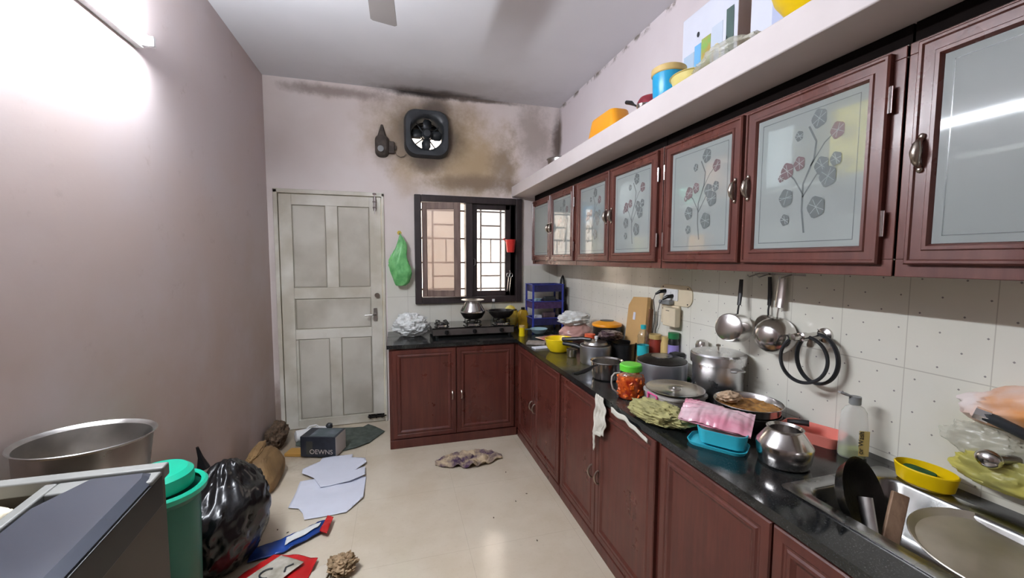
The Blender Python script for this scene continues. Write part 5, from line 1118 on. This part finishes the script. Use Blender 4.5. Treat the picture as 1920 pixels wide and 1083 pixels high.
# foil packets
single('foil_packet', 'blue and white foil packet on the floor by the black bag', 'packet', (lambda: zl([(-.73, 2.17), (-.58, 2.20), (-.42, 2.31), (-.405, 2.40), (-.45, 2.40), (-.60, 2.31), (-.74, 2.27)], lambda x, y: .012 + .03 * max(0, (x + .6)) * 1.2 + .010 * abs(fbm(x, y, 3, 14)), .012))(), M['bluefoil'], solid=.006, smooth=60)
single('food_wrapper', 'white wrapper lying on the blue foil packet', 'wrapper', zl([(-.58, 2.235), (-.44, 2.335), (-.43, 2.375), (-.47, 2.37), (-.585, 2.295)], lambda x, y: .024 + .03 * max(0, (x + .6)) * 1.2 + .010 * abs(fbm(x, y, 3, 14)), .012), M['polywhite'], solid=.002, smooth=60)
single('foil_strip', 'red foil end beside the blue packet', 'packet', zl([(-.425, 2.30), (-.385, 2.27), (-.37, 2.41), (-.405, 2.43)], lambda x, y: .03 + .01 * abs(fbm(x, y, 5, 14)), .012), M['redfoil'], solid=.003, smooth=60)
rp = thing('foil_packet', 'red packet with a pale printed label at the bottom of the picture', 'packet', (0, 0, 0))
obj('packet_body', zl([(-.80, 2.0), (-.62, 2.19), (-.52, 2.16), (-.40, 2.10), (-.42, 1.98), (-.50, 1.90), (-.78, 1.88)], lambda x, y: .014 + .012 * abs(fbm(x, y, 8, 9)), .014), M['redfoil'], rp, solid=.005, smooth=60)
obj('label', zl([(-.70, 2.02), (-.575, 2.15), (-.455, 2.07), (-.56, 1.95)], lambda x, y: .034 + .004 * abs(fbm(x, y, 8, 9)), .014), mat('pale_label', srgb(196, 190, 178), .5, col2=srgb(150, 144, 128), noise_scale=12), rp, solid=.001, smooth=60, label='pale label')
g = G(); g.tube([(-.60 + .035 * math.cos(a * .3), 2.03 + .03 * math.sin(a * .3), .040) for a in range(4, 17)], .004, 6, flat=(1, .3)); g.tube([(-.53, 2.02, .040), (-.53, 2.05, .040), (-.50, 2.065, .040)], .004, 6, flat=(1, .3)); obj('label_print', g, M['darkgrey'], rp)
g = blobmesh(.045, .045, .036, 95, .4, 2.6, .3, 7); single('crumpled_paper', 'crumpled tan paper at the bottom edge of the floor', 'paper', g, mat('tan_paper', srgb(176, 150, 118), .8, col2=srgb(112, 90, 62), noise_scale=30), (-.275, 2.0, 0), smooth=40)
single('food_wrapper', 'pale wrapper piece between the red packet and the crumpled paper', 'wrapper', zl([(-.43, 2.0), (-.36, 2.06), (-.33, 2.02), (-.34, 1.96), (-.42, 1.93)], lambda x, y: .010 + .01 * abs(fbm(x, y, 8, 20)), .012), mat('pale_wrapper', srgb(206, 196, 180), .4), solid=.003, smooth=60)
def ragf(u, v):
    x = (u - .5) * .50; y = (v - .5) * .24 * (1 - .75 * abs(2 * u - 1) ** 2.2) + .03 * noise.noise(Vector((u * 5, 2, 0)))
    return (x, y, .005 + .045 * abs(fbm(u, v, 6, 5)) * (1 - abs(2 * u - 1) ** 3) + .012 * abs(noise.noise(Vector((u * 26, v * 9, 3)))))
g = G().grid(80, 34, ragf); single('floor_rag', 'cream and purple rag crumpled on the floor before the cabinets', 'rag', g, M['rag'], (.50, 2.91, 0), rot=(0, 0, -.05), solid=.004, smooth=60)
rnd = random.Random(11)
for k, (x, y) in enumerate(((.72, 2.67), (.69, 2.32), (.78, 2.38), (.52, 2.20), (.70, 1.95), (-.66, 2.42), (-.60, 2.38))):
    g = G(); r = .007; g.ball((0, 0, .002), r, r * .5, .002, 10, 6); single('food_crumb', 'dark crumb on the floor tiles', 'crumb', g, mat('crumb', srgb(84, 70, 58), .9) if k == 0 else bpy.data.materials['crumb'], (x, y, 0), rot=(0, 0, rnd.random() * 3), group='dark crumbs scattered on the floor tiles')

# ================================================================ FOREGROUND LEFT
wm = thing('washing_machine', 'grey washing machine with a glossy black lid in the left foreground', 'washing machine', (-.75, .55, 0))
mx0, mx1, my0, my1, mz = -1.02, -.488, .22, 1.036, 1.057
SH = .095   # the top falls towards the front
def top_shear(z0): return Matrix(((1, 0, 0, 0), (0, 1, 0, 0), (0, SH, 1, z0 - SH * my1), (0, 0, 0, 1)))
g = G(); g.box(mx0, mx1 - .008, my0, my1 - .006, 0, 1); g.v = [Vector((v.x, v.y, v.z if v.z < .5 else mz - .03 + SH * (v.y - my1))) for v in g.v]
g.f = [f for f in g.f if f != [4, 5, 6, 7]]; g.m = g.m[:len(g.f)]
obj('cabinet', g, mat('washer_side', srgb(78, 70, 60), .5, noise_amt=.2, noise_scale=5), wm, world=True)
gm = mat('washer_grey', srgb(128, 128, 124), .4, noise_amt=.15); lx = -.662
g = G(); g.T = top_shear(mz)
g.box(mx0, mx1, my1 - .026, my1, -.028, 0); g.box(mx0, mx0 + .03, my0, my1 - .03, -.05, 0); g.box(lx - .022, lx, my0, my1 - .03, -.05, -.004); g.box(lx, mx1, my1 - .07, my1 - .03, -.05, -.004); g.box(lx, mx1 - .006, my0, my1 - .07, -.05, -.03)
obj('top_frame', g, gm, wm, world=True, bevel=.004, seg=3)
g = G(); g.T = top_shear(mz); g.box(mx1 - .007, mx1 + .001, my0, my1 - .032, -.075, -.012); obj('edge_trim', g, M['black'], wm, world=True, bevel=.002, label='black edge band')
g = G(); g.T = top_shear(mz); x0, x1, y0, y1 = lx + .004, mx1 - .003, my0, my1 - .055
P = [(x0, y0), (x1, y0), (x1, y1), (x1 - .006, y1 + .022), (x0 + .05, y1 + .022), (x0, y1 - .06)]
ins = lambda d: [(x0 + d, y0), (x1 - d * 1.6, y0), (x1 - d * 1.6, y1 - d * .4), (x1 - .006 - d * 1.6, y1 + .022 - d * .7), (x0 + .05 + d * .4, y1 + .022 - d * .7), (x0 + d, y1 - .06 - d * .4)]
loft(g, [[(x, y, -.03) for x, y in P], [(x, y, -.008) for x, y in P], [(x, y, .002) for x, y in ins(.012)]])
obj('lid', g, mat('glossy_black_lid', srgb(74, 80, 92), .2, spec=1, metal=.45, coat=.5, rvar=.06, noise_scale=4), wm, world=True, smooth=20, label='glossy black lid')
g = G().box(mx0 + .03, lx - .022, my0, my1 - .03, mz - .13, mz - .12); obj('tub_floor', g, M['darkgrey'], wm, world=True)
g = blobmesh(.12, .20, .060, 97, .12, 2.6, .10, 6, shape=boxy(.12, .20, 1.0)); single('laundry_cloth', 'cream cloth bundled in the open part of the machine', 'cloth', g, M['clothcream'], (-.812, .79, mz - .12), smooth=60)
cb = thing('cardboard_box', 'brown carton standing behind the machine under the big steel vessel', 'box', (-.86, 1.36, 0))
obj('carton', G().box(-.13, .13, -.13, .13, 0, .82), M['card'], cb, bevel=.004)
vs = thing('steel_vessel', 'big open steel vessel behind the machine by the wall', 'vessel', (-.855, 1.39, .822), rot=(math.radians(-3), math.radians(2), 0))
lathe_obj('vessel_body', pot_profile([(.12, 0), (.130, .01), (.141, .168), (.146, .174), (.151, .176)], .002), M['steel_dull'], vs, 56)
bk = thing('plastic_bucket', 'teal bucket with its lid ajar beside the machine', 'bucket', (-.875, 1.80, 0))
lathe_obj('bucket_body', [(0, 0), (.095, 0), (.10, .01), (.115, .58), (.13, .60), (.132, .61), (.12, .61), (.11, .59), (.095, .02), (0, .02)], M['tealdark'], bk, 48)
obj('bucket_rim', G().lathe([(.118, .60), (.136, .605), (.140, .625), (.132, .634), (.118, .628)], 48), M['teal'], bk, label='bright teal rim')
g = G(); g.T = Matrix.Translation((-.012, 0, .630)) @ Matrix.Rotation(math.radians(0), 4, 'X'); g.lathe([(.108, 0), (.110, .02), (.108, .05), (.09, .066), (0, .074)], 44); obj('lid', g, M['teal'], bk, label='domed teal lid')
